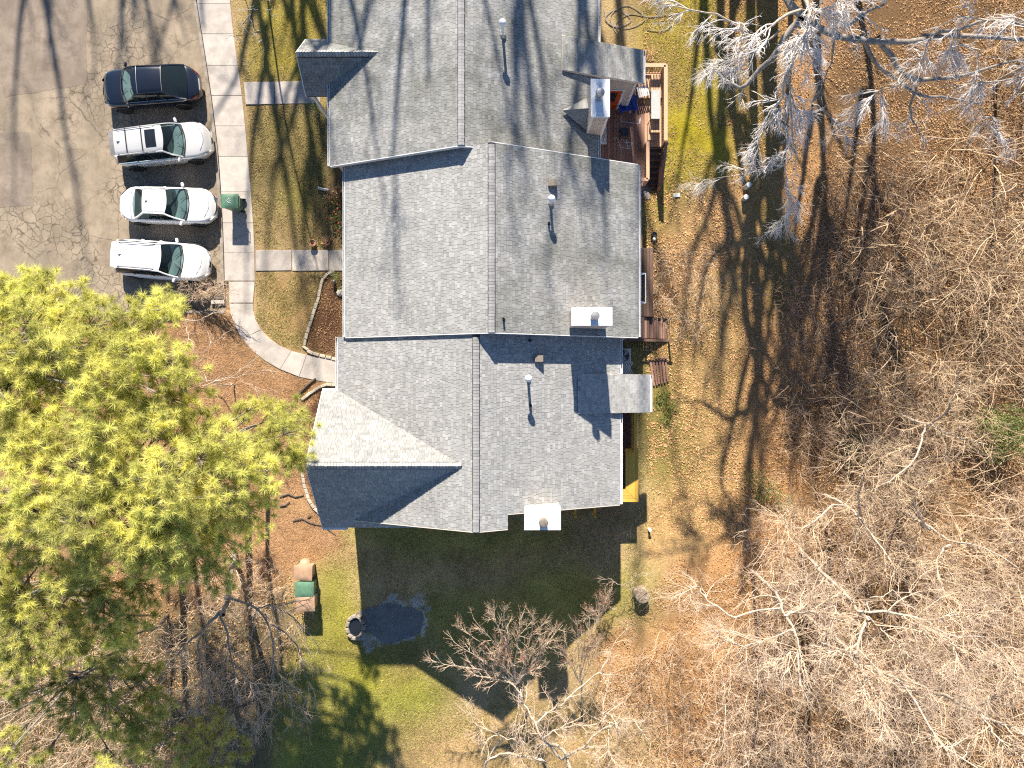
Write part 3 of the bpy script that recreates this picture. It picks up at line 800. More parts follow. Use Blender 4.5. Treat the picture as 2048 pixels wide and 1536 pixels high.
# siding boards, corner trim and door on the sunny south wall of the north bay
for i in range(22):
    z = 1.35 + i * .14
    zmax = 4.1
    if z > zmax: break
    b = MB(); b.add([(3.3, 0, 0), (bx1 - .1, 0, 0), (bx1 - .1, 0, .135), (3.3, 0, .135), (3.3, -.018, 0), (bx1 - .1, -.018, 0)],
                    [(4, 5, 2, 3), (0, 4, 3), (1, 2, 5), (0, 1, 5, 4)])
    b.obj('siding_board', MT['siding'], h1, loc=(0, by1 - .002, z))
MB().box(bx1 - .1, bx1 + .02, by1 - .03, by1 + .1, 1.3, 4.1).obj('corner_trim', MT['white'], h1)
d = MB().box(4.12, 4.98, by1 - .045, by1 - .022, 1.32, 3.4).obj('door', MT['red_door'], h1)
MB().box(5.02, 5.10, by1 - .06, by1 - .02, 1.3, 3.5).obj('door_frame', MT['white'], d)
MB().box(4.12, 5.02, by1 - .06, by1 - .02, 3.42, 3.5).obj('door_frame', MT['white'], d)
MB().box(4.03, 4.11, by1 - .06, by1 - .02, 1.3, 3.5).obj('door_frame', MT['white'], d)
MB().box(4.3, 4.8, by1 - .052, by1 - .044, 2.2, 3.2).obj('door_pane', MT['window_dark'], d)

def chimney(house, x0, x1, y0, y1, zb, zt, fx, fy, flue_h=.55, flue_r=.17, fm='metal', faces=True):
    b = MB(); b.box(x0, x1, y0, y1, zb, zt - .10)
    ch = b.obj('chimney', MT['siding'], house)
    for (cx, cy) in ((x0, y0), (x1, y0), (x0, y1), (x1, y1)):
        MB().box(cx - (.012 if cx == x0 else .09), cx + (.09 if cx == x0 else .012), cy - (.012 if cy == y0 else .09), cy + (.09 if cy == y0 else .012), zb, zt - .105).obj('corner_trim', MT['trim'], ch)
    z = zb + .1
    k = 0
    while z < zt - .25:
        b = MB(); b.box(x0 + .095, x1 - .095, y0 - .010, y0 + .01, z, z + .125); b.box(x0 - .010, x0 + .01, y0 + .095, y1 - .095, z, z + .125)
        b.box(x1 - .01, x1 + .010, y0 + .095, y1 - .095, z, z + .125)
        b.obj('siding_board', MT['siding'], ch); z += .14; k += 1
    b = MB(); e = .04
    cx = (x0 + x1) / 2; cy = (y0 + y1) / 2
    b.add([(x0 - e, y0 - e, zt - .1), (x1 + e, y0 - e, zt - .1), (x1 + e, y1 + e, zt - .1), (x0 - e, y1 + e, zt - .1),
           (x0 - e, y0 - e, zt - .02), (x1 + e, y0 - e, zt - .02), (x1 + e, y1 + e, zt - .02), (x0 - e, y1 + e, zt - .02), (fx, fy, zt + .02)],
          [(0, 3, 2, 1), (0, 1, 5, 4), (1, 2, 6, 5), (2, 3, 7, 6), (3, 0, 4, 7), (4, 5, 8), (5, 6, 8), (6, 7, 8), (7, 4, 8)])
    b.obj('chimney_top', MT['white_metal'], ch)
    r = flue_r
    b = MB(); b.lathe([(r * .9, -.05), (r * .9, flue_h * .55), (r * .8, flue_h * .56), (r * .8, flue_h * .72), (r * 1.02, flue_h * .74), (r * 1.02, flue_h * .9), (r * .85, flue_h), (.02, flue_h + .02)], 20, (fx, fy, zt))
    b.obj('flue', MT[fm], ch, True)
chimney(h1, 3.19, 3.87, 10.72, 12.15, .0, 7.05, *P(1200, 186, 7.5).to_2d(), .6, .17)
chimney(h2, 2.37, 3.89, 2.33, 2.955, 5.2, 7.6, *P(1190, 632, 7.9).to_2d(), .45, .17)
chimney(h3, .54, 1.93, -5.86, -4.98, .0, 6.75, *P(1087, 1045, 7.1).to_2d(), .5, .18, 'flue')
# cricket behind the north chimney
b = MB(); b.add([(3.19, 10.72, 5.30), (3.19, 12.15, 5.30), (3.19, 11.45, 5.95), (2.1, 11.45, 5.72)], [(0, 2, 3), (2, 1, 3)])
b.obj('cricket', MT['shingle'], U1['roof'])
for (px, py, U, hh, kd) in ((1005, 47, U1, .95, 'cap'), (1103, 398, U2, .75, 'cap'), (1057, 757, U3, .95, 'cap'), (1007, 637, U2, .25, 'pipe'),
                            (1098, 445, U2, .2, 'pipe'), (1060, 680, U3, .3, 'pipe'), (1061, 811, U3, .3, 'pipe'), (1105, 364, U2, .25, 'box'), (1078, 717, U3, .25, 'box')):
    x = P(px, py, 6.5).x
    vent_pipe(U['roof'], px, py, z_at(U, x), hh, kd)
# ---------------------------------------------------------------- cars
MT['paint_black'] = paint_mat('black_car_paint', (.006, .008, .014), .0, .25)
MT['paint_silver'] = paint_mat('silver_car_paint', (.66, .65, .62), .35, .3)
MT['paint_white'] = paint_mat('white_car_paint', (.78, .78, .78), 0, .3)
MT['paint_white2'] = paint_mat('pearl_white_car_paint', (.80, .80, .80), 0, .3)
MT['auto_glass'] = glass_mat('tinted_car_glass', (.62, .76, .76), .72)
MT['auto_glass_dark'] = glass_mat('dark_car_glass', (.12, .14, .15), .45)
MT['cabin'] = mat('dark_cabin', (.07, .085, .088), (.055, .06, .06), 4, rough=.8)
MT['cabin_grey'] = mat('grey_dashboard', (.42, .46, .45), (.33, .37, .37), 4, rough=.7)
MT['lamp'] = mat('headlamp_lens', (.55, .58, .6), (.4, .42, .45), 10, rough=.1, spec=.8)
MT['tail'] = mat('tail_lamp_lens', (.30, .012, .01), (.22, .01, .01), 10, rough=.15, spec=.7)
MT['tyre'] = MT['black']
MT['rear_grey'] = mat('grey_rear_panel', (.21, .2, .195), (.17, .16, .155), 5, rough=.4)
def sm(a, b, x):
    t = min(max((x - a) / (b - a), 0), 1); return t * t * (3 - 2 * t)
def lerp(a, b, t): return a + (b - a) * t
def build_car(label, group, loc, rz, L, W, Hh, paint, kind, glass='auto_glass', rail=False, sunroof=None, spoiler=False, roofglass=False):
    """nose towards +X. kind: suv, coupe_suv or sedan"""
    c = empty('parked_car', label, 'car', loc, rz, group)
    hw = W / 2; hl = L / 2
    suv = kind != 'sedan'
    zb = .98 if suv else .90                                  # belt line
    hoodF = .86 if suv else .74
    wf = hl - (1.15 if suv else 1.22)                         # windscreen foot
    rf = wf - (.72 if suv else .80)                           # roof front
    rr = {'suv': -hl + .55, 'coupe_suv': -hl + 1.45, 'sedan': -hl + 1.45}[kind]      # roof rear
    rb = {'suv': -hl + .18, 'coupe_suv': -hl + .42, 'sedan': -hl + .72}[kind]        # rear screen foot
    def topz(x):
        if x > wf: return lerp(zb, hoodF, ((x - wf) / (hl - wf)) ** 1.6) - .30 * sm(hl - .34, hl + .04, x)
        if x < rb: return zb - (.03 if suv else .0) - .26 * sm(rb + .05, -hl - .02, x) * (1 if suv else .9)
        return zb
    def wid(x):
        t = abs(x) / hl
        w = hw * (1 - .05 * t ** 2) * (1 - .44 * max(0, (t - .66) / .34) ** 2.4)
        return w
    xs = [-hl, -hl + .03, -hl + .09, -hl + .2] + [lerp(-hl + .35, hl - .45, i / 18) for i in range(19)] + [hl - .33, hl - .22, hl - .12, hl - .05, hl]
    b = MB(); rows = []
    for x in xs:
        w = wid(x); z = topz(x); e = .10 * sm(hl - .4, hl, abs(x))
        lo = .24 + .10 * sm(hl - .55, hl, abs(x))
        ring = [(w * .86, lo), (w * .97, lo + .10), (w * 1.0, .52), (w * .992, .68), (w * .955, z - .075), (w * .90, z - .022), (w * .80, z + .0), (w * .55, z + .022), (w * .28, z + .034), (0, z + .038)]
        full = [(y, zz) for y, zz in ring] + [(-y, zz) for y, zz in ring[-2::-1]]
        rows.append([(x, y, zz) for y, zz in full])
    n = len(rows[0]); vs = [p for r in rows for p in r]
    f = []
    for i in range(len(rows) - 1):
        for k in range(n - 1):
            f.append((i * n + k, (i + 1) * n + k, (i + 1) * n + k + 1, i * n + k + 1))
        f.append((i * n + n - 1, (i + 1) * n + n - 1, (i + 1) * n, i * n))
    f.append(tuple(range(n))); m_ = (len(rows) - 1) * n; f.append(tuple(range(m_ + n - 1, m_ - 1, -1)))
    b.add(vs, f)
    body = b.obj('body', MT[paint], c, True, sharp=50)
    # cabin interior sheet, dashboard, seats
    zi = zb + .055
    MB().box(rb + .12, wf - .05, -hw * .80, hw * .80, zi - .08, zi).obj('cabin_floor', MT['cabin'], c)
    d = MB().grid(lambda u, v: (wf - .06 - .42 * v - .16 * (2 * u - 1) ** 2, (2 * u - 1) * hw * .78, zi + .012 + .05 * math.sin(math.pi * v)), 8, 3).obj('dashboard', MT['cabin_grey'], c, True)
    for s in (-1, 1):
        for xx in (rf - .55, rf - 1.4):
            if xx - .3 < rr: continue
            q = MB(); q.box(xx - .10, xx + .06, s * .38 - .24, s * .38 + .24, zi, zi + .22, .05); q.box(xx - .06, xx + .04, s * .38 - .13, s * .38 + .13, zi + .2, zi + .36, .04)
            q.obj('seat', MT['cabin_grey'], c)
    sw = MB(); sw.tube([(rf + .12 + .05 * math.sin(t), .38 + .17 * math.cos(t), zi + .12 + .14 * math.sin(t)) for t in np.linspace(0, 2 * math.pi, 15)], .016, 6, False)
    sw.obj('steering_wheel', MT['dark'], c, True)
    # greenhouse
    wbF = hw * .86; wbR = hw * (.84 if suv else .80); wr = hw * (.70 if suv else .66)
    zr = Hh - .06
    def roofz(x, u): # u -1..1
        t = (x - rr) / (rf - rr); return zr + .055 * (1 - u * u) + .035 * math.sin(math.pi * min(max(t, 0), 1)) - (.05 * (1 - t) if kind == 'coupe_suv' else 0)
    wrx = lambda x: wr * (1 - .06 * (1 - (x - rr) / (rf - rr)))
    def roof_fn(u, v):
        uu = 2 * u - 1; x = lerp(rr + .07 * uu * uu * 0, rf - .12 * uu * uu, v); x0 = x
        y = uu * wrx(x) * 1.03
        return (x0, y, roofz(x0, uu) - .05 * max(0, abs(uu) - .9) / .1)
    MB().grid(roof_fn, 12, 12).obj('roof', MT['auto_glass_dark'] if roofglass else MT[paint], c, True)
    def screen(x0, xtop, wb, wt, bow0, bow1, zt_fn):
        def fn(u, v):
            uu = (2 * u - 1); xb = x0 - bow0 * uu * uu; xt = xtop - bow1 * uu * uu
            x = lerp(xb, xt, v); z = lerp(zb + .03, zt_fn(uu), v) + .035 * math.sin(math.pi * v) * (1 - uu * uu * .5)
            return (x, uu * lerp(wb, wt, v) * .985, z)
        return fn
    ws = screen(wf + .02, rf + .01, wbF, wr, .16, .12, lambda u: roofz(rf, u) - .008)
    MB().grid(ws, 10, 6).obj('windscreen', MT[glass], c, True)
    rs = screen(rb - .01, rr - .01, wbR, wrx(rr), -.10 if suv else -.14, 0, lambda u: roofz(rr, u) - .008)
    b = MB(); b.grid(lambda u, v: rs(1 - u, v), 10, 6); b.obj('rear_window', MT['auto_glass_dark' if suv else glass], c, True)
    def side(s):
        def fn(u, v):
            xb = lerp(rb + (.10 if suv else .14), wf - .14, u); xt = lerp(rr + .02, rf - .12, u)
            x = lerp(xb, xt, v); y = lerp(lerp(wbR, wbF, u) * 1.005, wrx(xt) * 1.0, v); z = lerp(zb + .02, roofz(xt, 1) - .01, v)
            return (x, s * (y + .03 * math.sin(math.pi * v)), z)
        return fn
    for s in (-1, 1):
        fn = side(s)
        for (a, e) in ((.02, .30), (.33, .61), (.64, .98)):
            g = MB(); g.grid((lambda a, e: (lambda u, v: fn(lerp(a, e, u if s < 0 else 1 - u), v)))(a, e), 5, 4); g.obj('side_window', MT['auto_glass_dark' if suv else glass], c, True)
        for (u, r0) in ((0.0, .055), (.315, .032), (.625, .03), (1.0, .036)):
            MB().tube([fn(u, v) for v in (0, .25, .5, .75, 1)], r0, 6).obj('pillar', MT[paint] if u in (0, 1) else MT['dark'], c, True)
        MB().tube([fn(u, 0) for u in np.linspace(0, 1, 9)], .018, 5).obj('belt_trim', MT['chrome'] if kind != 'sedan' else MT['dark'], c, True)
        MB().tube([fn(u, 1.0) for u in np.linspace(0, 1, 9)], .03, 6).obj('roof_side', MT[paint], c, True)
        mx, my, mz = fn(.95, .06)
        mb = MB(); mb.lathe([(.02, -.10), (.085, -.08), (.105, 0), (.085, .08), (.02, .10)], 10)
        mo = mb.obj('mirror', MT[paint], c, True, loc=(mx + .04, my + s * .17, mz + .06), rot=(math.pi / 2, 0, s * .25)); mo.scale = (.75, .72, 1.15)
        if rail:
            y = s * wr * .90
            MB().tube([(lerp(rr + .12, rf - .35, t), y, roofz(lerp(rr, rf, t), .9) + (.055 if 0 < t < 1 else .0)) for t in (0, .06, .35, .65, .94, 1)], .018, 6).obj('roof_rail', MT['metal' if rail == 'metal' else 'dark'], c, True)
        # lights
        xl = hl - .20
        lt = MB(); lt.grid(lambda u, v: (hl - .40 + .28 * u * (1 - .35 * v), s * (wid(hl - .40 + .28 * u) * (.985 - .26 * v * (.5 + u * .5))), topz(hl - .40 + .28 * u) - .068 + .058 * v + .006), 5, 3)
        if s < 0: lt.f = [q[::-1] for q in lt.f]
        lt.obj('headlight', MT['lamp'], c, True)
        tl = MB(); tl.grid(lambda u, v: (-hl + .34 - .30 * u, s * (wid(-hl + .34 - .30 * u) * (.995 - .12 * v * u)), topz(-hl + .34 - .3 * u) - .09 + .075 * v + .006), 5, 3)
        if s > 0: tl.f = [q[::-1] for q in tl.f]
        tl.obj('taillight', MT['tail'], c, True)
        for xx in (rf - .55, rf - 1.45):
            MB().tube([(xx, s * (hw * .985), zb - .16), (xx + .07, s * (hw * 1.0), zb - .155), (xx + .16, s * (hw * .985), zb - .16)], .014, 5).obj('door_handle', MT[paint], c, True)
        # wheels
        for xx in (hl - .90, -hl + .92):
            R = .35 if suv else .325
            w = empty_part('wheel', c, (xx, s * (hw - .10), R), (math.pi / 2, 0, 0))
            MB().lathe([(R * .66, -.11), (R * .93, -.11), (R, -.07), (R, .07), (R * .93, .11), (R * .66, .11)], 26).obj('tyre', MT['tyre'], w, True)
            q = MB(); q.lathe([(R * .66, -.09), (R * .64, .09), (R * .55, .09), (R * .5, .0)], 22)
            for k in range(5):
                a = k * 2 * math.pi / 5
                for zz in (.085, -.085): q.beam((0, 0, zz), (math.cos(a) * R * .62, math.sin(a) * R * .62, zz), .075, .02)
            q.lathe([(.06, -.1), (.06, .1)], 10)
            q.obj('rim', MT['metal'], w)
            a = MB(); a.tube([(xx + (R + .05) * math.cos(t), s * (wid(xx) + .002), R + (R + .05) * math.sin(t)) for t in np.linspace(.02, math.pi - .02, 13)], .045, 6)
            a.obj('wheel_arch', MT['dark'], c, True)
    # front grille, bumper trim, cowl, hood seams
    g = MB(); g.grid(lambda u, v: (hl + .008 - .22 * (abs(2 * u - 1)) ** 2.4, (2 * u - 1) * hw * .62, .42 + .20 * v), 8, 2); g.obj('grille', MT['dark'], c, True)
    g = MB(); g.tube([(wf + .05 - .16 * u * u, u * wbF * .96, zb + .042) for u in np.linspace(-1, 1, 11)], .028, 6); g.obj('cowl', MT['dark'], c, True)
    g = MB(); g.tube([(hl - .27 - .20 * u * u, u * hw * .62, topz(hl - .27 - .2 * u * u) + .030) for u in np.linspace(-1, 1, 11)], .007, 5); g.obj('hood_seam', MT['dark'], c, True)
    g = MB(); g.box(-hl - .015, -hl + .05, -.28, .28, .55, .68); g.obj('number_plate', MT['white'], c)
    for s in (-1, 1):
        MB().tube([(wf - .02, s * .1 + .3 * s, zb + .075), (wf - .30, s * .05 + .12 * s, zb + .20)], .009, 5).obj('wiper', MT['dark'], c)
    if kind == 'sedan':
        g = MB(); g.tube([(rb - .10 + .05 * u * u, u * hw * .78, zb + .012) for u in np.linspace(-1, 1, 11)], .008, 5); g.obj('boot_seam', MT['dark'], c, True)
    if sunroof:
        a, e = sunroof
        MB().grid(lambda u, v: (lerp(a, e, v), (2 * u - 1) * wr * .66, roofz(lerp(a, e, v), (2 * u - 1) * .66) + .010), 6, 4).obj('sunroof', MT['window_dark'], c, True)
    if rail == 'metal':
        for xx in (rf - 1.0, rf - 1.75):
            MB().tube([(xx, y, roofz(xx, .8) + .075) for y in (-wr * .92, -wr * .5, 0, wr * .5, wr * .92)], .022, 6).obj('crossbar', MT['dark'], c, True)
    if spoiler:
        MB().grid(lambda u, v: (rr + .02 - .26 * v, (2 * u - 1) * wrx(rr) * .97, roofz(rr, (2 * u - 1)) - .012 - .03 * v + .012), 8, 2).obj('rear_spoiler', MT[paint if spoiler == 1 else 'rear_grey'], c, True)
    if kind != 'coupe_suv':
        g = MB(); g.add([(0, -.02, 0), (0, .02, 0), (-.16, 0, 0), (-.12, 0, .07)], [(0, 2, 3), (1, 3, 2), (0, 3, 1)]); g.obj('roof_aerial', MT['dark'], c, loc=(rr + .30, 0, roofz(rr + .3, 0)))
    if kind == 'coupe_suv':
        for t in (rr, rf - .28):
            MB().tube([(t, u * wrx(t), roofz(t, u) + .004) for u in np.linspace(-1, 1, 9)], .010, 5).obj('roof_seam', MT['metal'], c, True)
    return c
def empty_part(name, parent, loc, rot):
    o = bpy.data.objects.new(name, None); o.empty_display_size = .1
    COL.objects.link(o); o.parent = parent; o.location = loc; o.rotation_euler = rot
    return o
GC = 'cars parked side by side in the bays'
build_car('black coupe-roofed car with its nose pointing away from the houses', GC, (-17.72, 14.55, 0), math.pi + math.radians(4), 4.75, 1.92, 1.60, 'paint_black', 'coupe_suv', 'auto_glass', roofglass=False)
build_car('silver estate car with roof bars and dark sunroof', GC, (-17.15, 11.72, 0), math.radians(6.5), 4.78, 1.86, 1.66, 'paint_silver', 'suv', rail='metal', sunroof=(-.33, .17), spoiler=2)
build_car('white four-door saloon parked between the silver car and the white hatchback', GC, (-16.87, 8.76, 0), math.radians(-1.5), 4.65, 1.80, 1.46, 'paint_white', 'sedan')
build_car('white tall hatchback with twigs hanging over its bonnet', GC, (-17.17, 6.06, 0), math.radians(-4.5), 4.62, 1.86, 1.64, 'paint_white2', 'suv', rail='dark', spoiler=1)

# ---------------------------------------------------------------- wheelie bins
def wheelie_bin(label, loc, rz, m, mark=False, w=.62, d=.72, hgt=1.05, group=None, lid_m=None, tilt=0.0):
    o = empty('wheelie_bin', label, 'bin', loc, rz, group)
    b = MB(); a, e = w * .40, d * .40; A, E = w * .5, d * .5
    b.add([(-a, -e, .06), (a, -e, .06), (a, e, .06), (-a, e, .06), (-A, -E, hgt - .1), (A, -E, hgt - .1), (A, E, hgt - .1), (-A, E, hgt - .1)],
          [(0, 3, 2, 1), (4, 5, 6, 7), (0, 1, 5, 4), (1, 2, 6, 5), (2, 3, 7, 6), (3, 0, 4, 7)])
    b.box(-A - .02, A + .02, -E - .02, E + .02, hgt - .14, hgt - .09, .01)
    b.obj('body', MT[m], o)
    q = MB(); q.grid(lambda u, v: (lerp(-A - .035, A + .035, u), lerp(-E - .04, E + .05, v), hgt - .03 + .05 * (1 - (2 * u - 1) ** 4) * (1 - (2 * v - 1) ** 4) + tilt * v), 8, 8)
    q.box(-A - .035, A + .035, -E - .04, E + .05, hgt - .088, hgt - .031)
    q.obj('lid', MT[lid_m or m], o, True)
    for s in (-1, 1):
        MB().lathe([(.04, -.03), (.12, -.03), (.13, 0), (.12, .03), (.04, .03)], 16).obj('wheel', MT['black'], o, True, loc=(s * (a + .05), e + .03, .13), rot=(0, math.pi / 2, 0))
    MB().tube([(-A * .8, E + .04, hgt - .1), (-A * .8, E + .12, hgt - .04), (A * .8, E + .12, hgt - .04), (A * .8, E + .04, hgt - .1)], .017, 6).obj('handle', MT[m], o, True)
    if mark:
        k = MB(); zt = hgt + .024
        k.tube([(-.13 + .26 * t, -.07 + .05 * math.sin(t * 9), zt) for t in np.linspace(0, 1, 14)], .014, 4)
        k.tube([(-.11 + .22 * t, .05 + .025 * math.cos(t * 12), zt) for t in np.linspace(0, 1, 14)], .010, 4)
        k.tube([(.06 + .05 * math.cos(t), -.01 + .05 * math.sin(t), zt) for t in np.linspace(0, 5, 10)], .010, 4)
        k.obj('printed_mark', MT['white'], o)
    return o
p = P(461, 403, 1.05)
wheelie_bin('dark green wheelie bin with white mark on its lid standing on the pavement', (p.x, p.y, SZ), -math.pi / 2, 'bin_green', True)
for (px, py, m, lb, tl) in ((606, 1146, 'bin_brown', 'brown wheelie bin at the top of the row by the bare tree', .0), (609, 1179, 'bin_green', 'green-lidded bin in the middle of the row by the bare tree', .03), (611, 1208, 'bin_brown', 'brown wheelie bin at the bottom of the row, half under twigs', .0)):
    p = P(px, py, 1.1); g = float(zg(p.x, p.y))
    wheelie_bin(lb, (p.x, p.y, g), math.pi / 2 + rnd.uniform(-.08, .08), m, False, .66, .80, 1.02, 'bins beside the bare tree', tilt=tl)
tag(MB().lathe([(.26, 0), (.30, .1), (.27, .3), (.15, .42), (.03, .45)], 12).obj('tied_bag', MT['bin_brown'], None, True, loc=tuple(G(612, 1126)), rot=(.1, 0, 0)), 'tan rubbish bag slumped against the top brown bin', 'bag')

# ---------------------------------------------------------------- decks
def boards_y(parent, x0, x1, y0, y1, z, m, w=.135, th=.035, name='board', gap=.008):
    n = max(1, int(round((x1 - x0) / (w + gap)))); st = (x1 - x0) / n
    for i in range(n):
        MB().box(-st / 2 + gap / 2, st / 2 - gap / 2, 0, y1 - y0, -th, rnd.uniform(-.003, .003), .004).obj(name, MT[m], parent, loc=(x0 + (i + .5) * st, y0, z))
def boards_x(parent, x0, x1, y0, y1, z, m, w=.135, th=.035, name='board', gap=.008):
    n = max(1, int(round((y1 - y0) / (w + gap)))); st = (y1 - y0) / n
    for i in range(n):
        MB().box(-st / 2 + gap / 2, st / 2 - gap / 2, 0, x1 - x0, -th, rnd.uniform(-.003, .003), .004).obj(name, MT[m], parent, loc=(x0, y0 + (i + .5) * st, z), rot=(0, 0, -math.pi / 2))
def railing(parent, pts, z0, hgt, m, capw=.14, sp=.14, bal='deck_brown', ends=True):
    """handrail along a list of (x,y) or (x,y,z) points"""
    pts = [Vector((p[0], p[1], (p[2] if len(p) > 2 else z0))) for p in pts]
    for a, b_ in zip(pts[:-1], pts[1:]):
        MB().beam(a + Vector((0, 0, hgt)), b_ + Vector((0, 0, hgt)), capw, .035).obj('rail_cap', MT[m], parent)
        MB().beam(a + Vector((0, 0, hgt - .12)), b_ + Vector((0, 0, hgt - .12)), .04, .09).obj('top_rail', MT[bal], parent)
        MB().beam(a + Vector((0, 0, .09)), b_ + Vector((0, 0, .09)), .04, .09).obj('bottom_rail', MT[bal], parent)
        n = max(1, int((b_ - a).length / sp))
        for i in range(n):
            p = a.lerp(b_, (i + .5) / n)
            MB().box(-.02, .02, -.02, .02, .1, hgt - .09).obj('baluster', MT[bal], parent, loc=p)
    for p in pts:
        MB().box(-.045, .045, -.045, .045, -.12, hgt - .005).obj('post', MT[bal], parent, loc=p)
D1Z = 1.30
dk = empty('deck', 'sunlit brown board deck with cedar rails behind the north town house', 'deck', (5.3, 12, 0))
dk.location = (0, 0, 0)
boards_y(dk, 3.72, 6.36, 9.50, 14.95, D1Z, 'deck_brown'); boards_y(dk, 6.37, 7.22, 11.42, 14.95, D1Z, 'cedar')
b = MB(); b.box(3.72, 6.36, 9.46, 9.50, .75, D1Z - .04); b.box(7.20, 7.24, 11.4, 15, .75, D1Z - .04); b.box(3.72, 7.24, 14.95, 15.0, .75, D1Z - .04); b.box(6.36, 6.40, 9.46, 11.42, .75, D1Z - .04); b.obj('fascia', MT['deck_brown'], dk)
for (x, y) in ((4, 9.6), (6.2, 9.6), (7.1, 11.6), (7.1, 13.2), (7.1, 14.85), (4, 14.85)):
    MB().box(-.06, .06, -.06, .06, 0, D1Z - .04).obj('post', MT['deck_brown'], dk, loc=(x, y, float(zg(x, y)) - .1))
railing(dk, [(5.95, 14.93), (7.2, 14.93), (7.2, 11.40)], D1Z, .92, 'cedar', .17, .13, 'cedar')
railing(dk, [(6.36, 11.35), (6.36, 9.58), (5.75, 9.58)], D1Z, .92, 'cedar', .15, .13, 'cedar')
n = 7
for i in range(n):
    z = D1Z - (i + 1) * D1Z / (n + .6); y = 11.38 - i * .245
    for k in range(2):
        MB().box(6.46, 7.20, y - .13 - k * .135, y - k * .135 - .006, z - .035, z, .004).obj('stair_tread', MT['deck_old'], dk)
    MB().box(6.46, 7.20, y - .012, y, z, z + D1Z / (n + .6) - .04).obj('stair_riser', MT['deck_brown'], dk)
b = MB()
for x in (6.42, 7.22): b.beam((x, 11.4, D1Z - .16), (x, 9.65, .05), .04, .26)
b.obj('stringer', MT['deck_brown'], dk)
railing(dk, [(7.24, 11.36, D1Z), (7.24, 9.62, .12)], 0, .92, 'deck_brown', .13, .16, 'deck_brown')
# chalk drawing on the deck boards
k = MB()
def chalk(pts):
    for a, b_ in zip(pts[:-1], pts[1:]):
        A = P(1120 + a[0] / 4.518, 60 + a[1] / 4.518, D1Z + .006); B = P(1120 + b_[0] / 4.518, 60 + b_[1] / 4.518, D1Z + .006); k.beam(A, B, .02, .003)
chalk([(560, 770), (550, 825), (640, 838), (722, 845), (728, 790)]); chalk([(720, 845), (715, 800)]); chalk([(485, 985), (515, 965), (545, 1060), (640, 1075), (650, 1020), (580, 1010)]); chalk([(600, 960), (610, 1075)]); chalk([(570, 990), (630, 1060)])
k.obj('chalk_marks', MT['white'], dk)

bn = empty('garden_bench', 'long slatted cedar bench along the outer rail of the sunny deck', 'bench', (0, 0, 0))
for i in range(4):
    x = 6.66 + i * .115
    MB().box(-.05, .05, 0, 2.75, -.03, 0, .006).obj('slat', MT['cedar'], bn, loc=(x, 11.95, D1Z + .45))
for y in (12.05, 13.3, 14.6):
    MB().box(6.64, 7.04, y - .04, y + .04, D1Z + .02, D1Z + .415).obj('leg', MT['deck_brown'], bn)
pt = empty('patio_table', 'narrow pale grey topped table with black metal frame beside the bench', 'table', tuple(P(1305, 221, D1Z).to_2d()) + (D1Z,))
MB().box(-.21, .21, -.68, .68, .70, .73, .01).obj('table_top', MT['greytop'], pt)
for sx in (-1, 1):
    for sy in (-1, 1): MB().tube([(sx * .19, sy * .62, .7), (sx * .24, sy * .68, 0)], .016, 6).obj('leg', MT['black'], pt)
MB().tube([(-.27, .60, .74), (-.27, -.35, .74), (-.20, -.36, .74)], .014, 6).obj('handle', MT['black'], pt)
# blue garden chair
ch = empty('garden_chair', 'royal blue slatted garden chair on the sunny deck by the red door', 'chair', tuple(P(1254, 207, D1Z + .4).to_2d()) + (D1Z,), math.radians(8))
for i in range(6):
    MB().add([(-.29 + i * .098, .36, .33), (-.205 + i * .098, .36, .33), (-.205 + i * .098, .75 , .95), (-.29 + i * .098, .75, .95), (-.29 + i * .098, .38, .31), (-.205 + i * .098, .38, .31), (-.205 + i * .098, .77, .94), (-.29 + i * .098, .77, .94)],
             [(0, 1, 2, 3), (7, 6, 5, 4), (0, 4, 5, 1), (1, 5, 6, 2), (2, 6, 7, 3), (3, 7, 4, 0)]).obj('back_slat', MT['blue'], ch, loc=(0, -.25, 0))
for i in range(5):
    MB().box(-.30, .30, -.045, .045, -.02, 0, .006).obj('seat_slat', MT['blue'], ch, loc=(0, .10 - i * .10, .32 + i * .014))
for s in (-1, 1):
    MB().box(-.07, .07, -.42, .32, 0, .025, .008).obj('arm', MT['blue'], ch, loc=(s * .37, -.02, .55))
    MB().box(s * .33 - .02, s * .33 + .02, -.38, -.28, 0, .55).obj('leg', MT['blue'], ch)
    MB().beam((s * .33, -.3, .30), (s * .33, .5, .04), .03, .1).obj('leg', MT['blue'], ch)
# folding chair with white straps
fc = empty('folding_chair', 'white strapped folding chair tucked between blue chair and deck rail', 'chair', tuple(P(1286, 182, D1Z + .45).to_2d()) + (D1Z,), .25)
for i in range(6): MB().box(-.035, .035, -.25, .25, 0, .008).obj('strap', MT['white'], fc, loc=(-.22 + i * .09, 0, .42))
for sx in (-1, 1):
    MB().tube([(sx * .29, -.28, .43), (sx * .29, .28, .43), (sx * .29, .40, .85)], .014, 6).obj('frame', MT['black'], fc)
    MB().tube([(sx * .29, -.28, 0), (sx * .29, .22, .43)], .014, 6).obj('leg', MT['black'], fc)
    MB().tube([(sx * .27, .28, 0), (sx * .27, -.22, .43)], .014, 6).obj('leg', MT['black'], fc)
st = empty('side_table', 'small square black side table on the deck boards', 'table', tuple(P(1248.5, 264, D1Z + .4).to_2d()) + (D1Z,))
MB().box(-.20, .20, -.20, .20, .38, .42, .01).obj('table_top', MT['dark'], st)
for sx in (-1, 1):
    for sy in (-1, 1): MB().box(sx * .17 - .02, sx * .17 + .02, sy * .17 - .02, sy * .17 + .02, 0, .38).obj('leg', MT['dark'], st)
bd = empty('white_board', 'white panel with a dark scribble lying beside the chimney', 'panel', tuple(P(1205, 268, D1Z).to_2d()) + (D1Z + .004,))
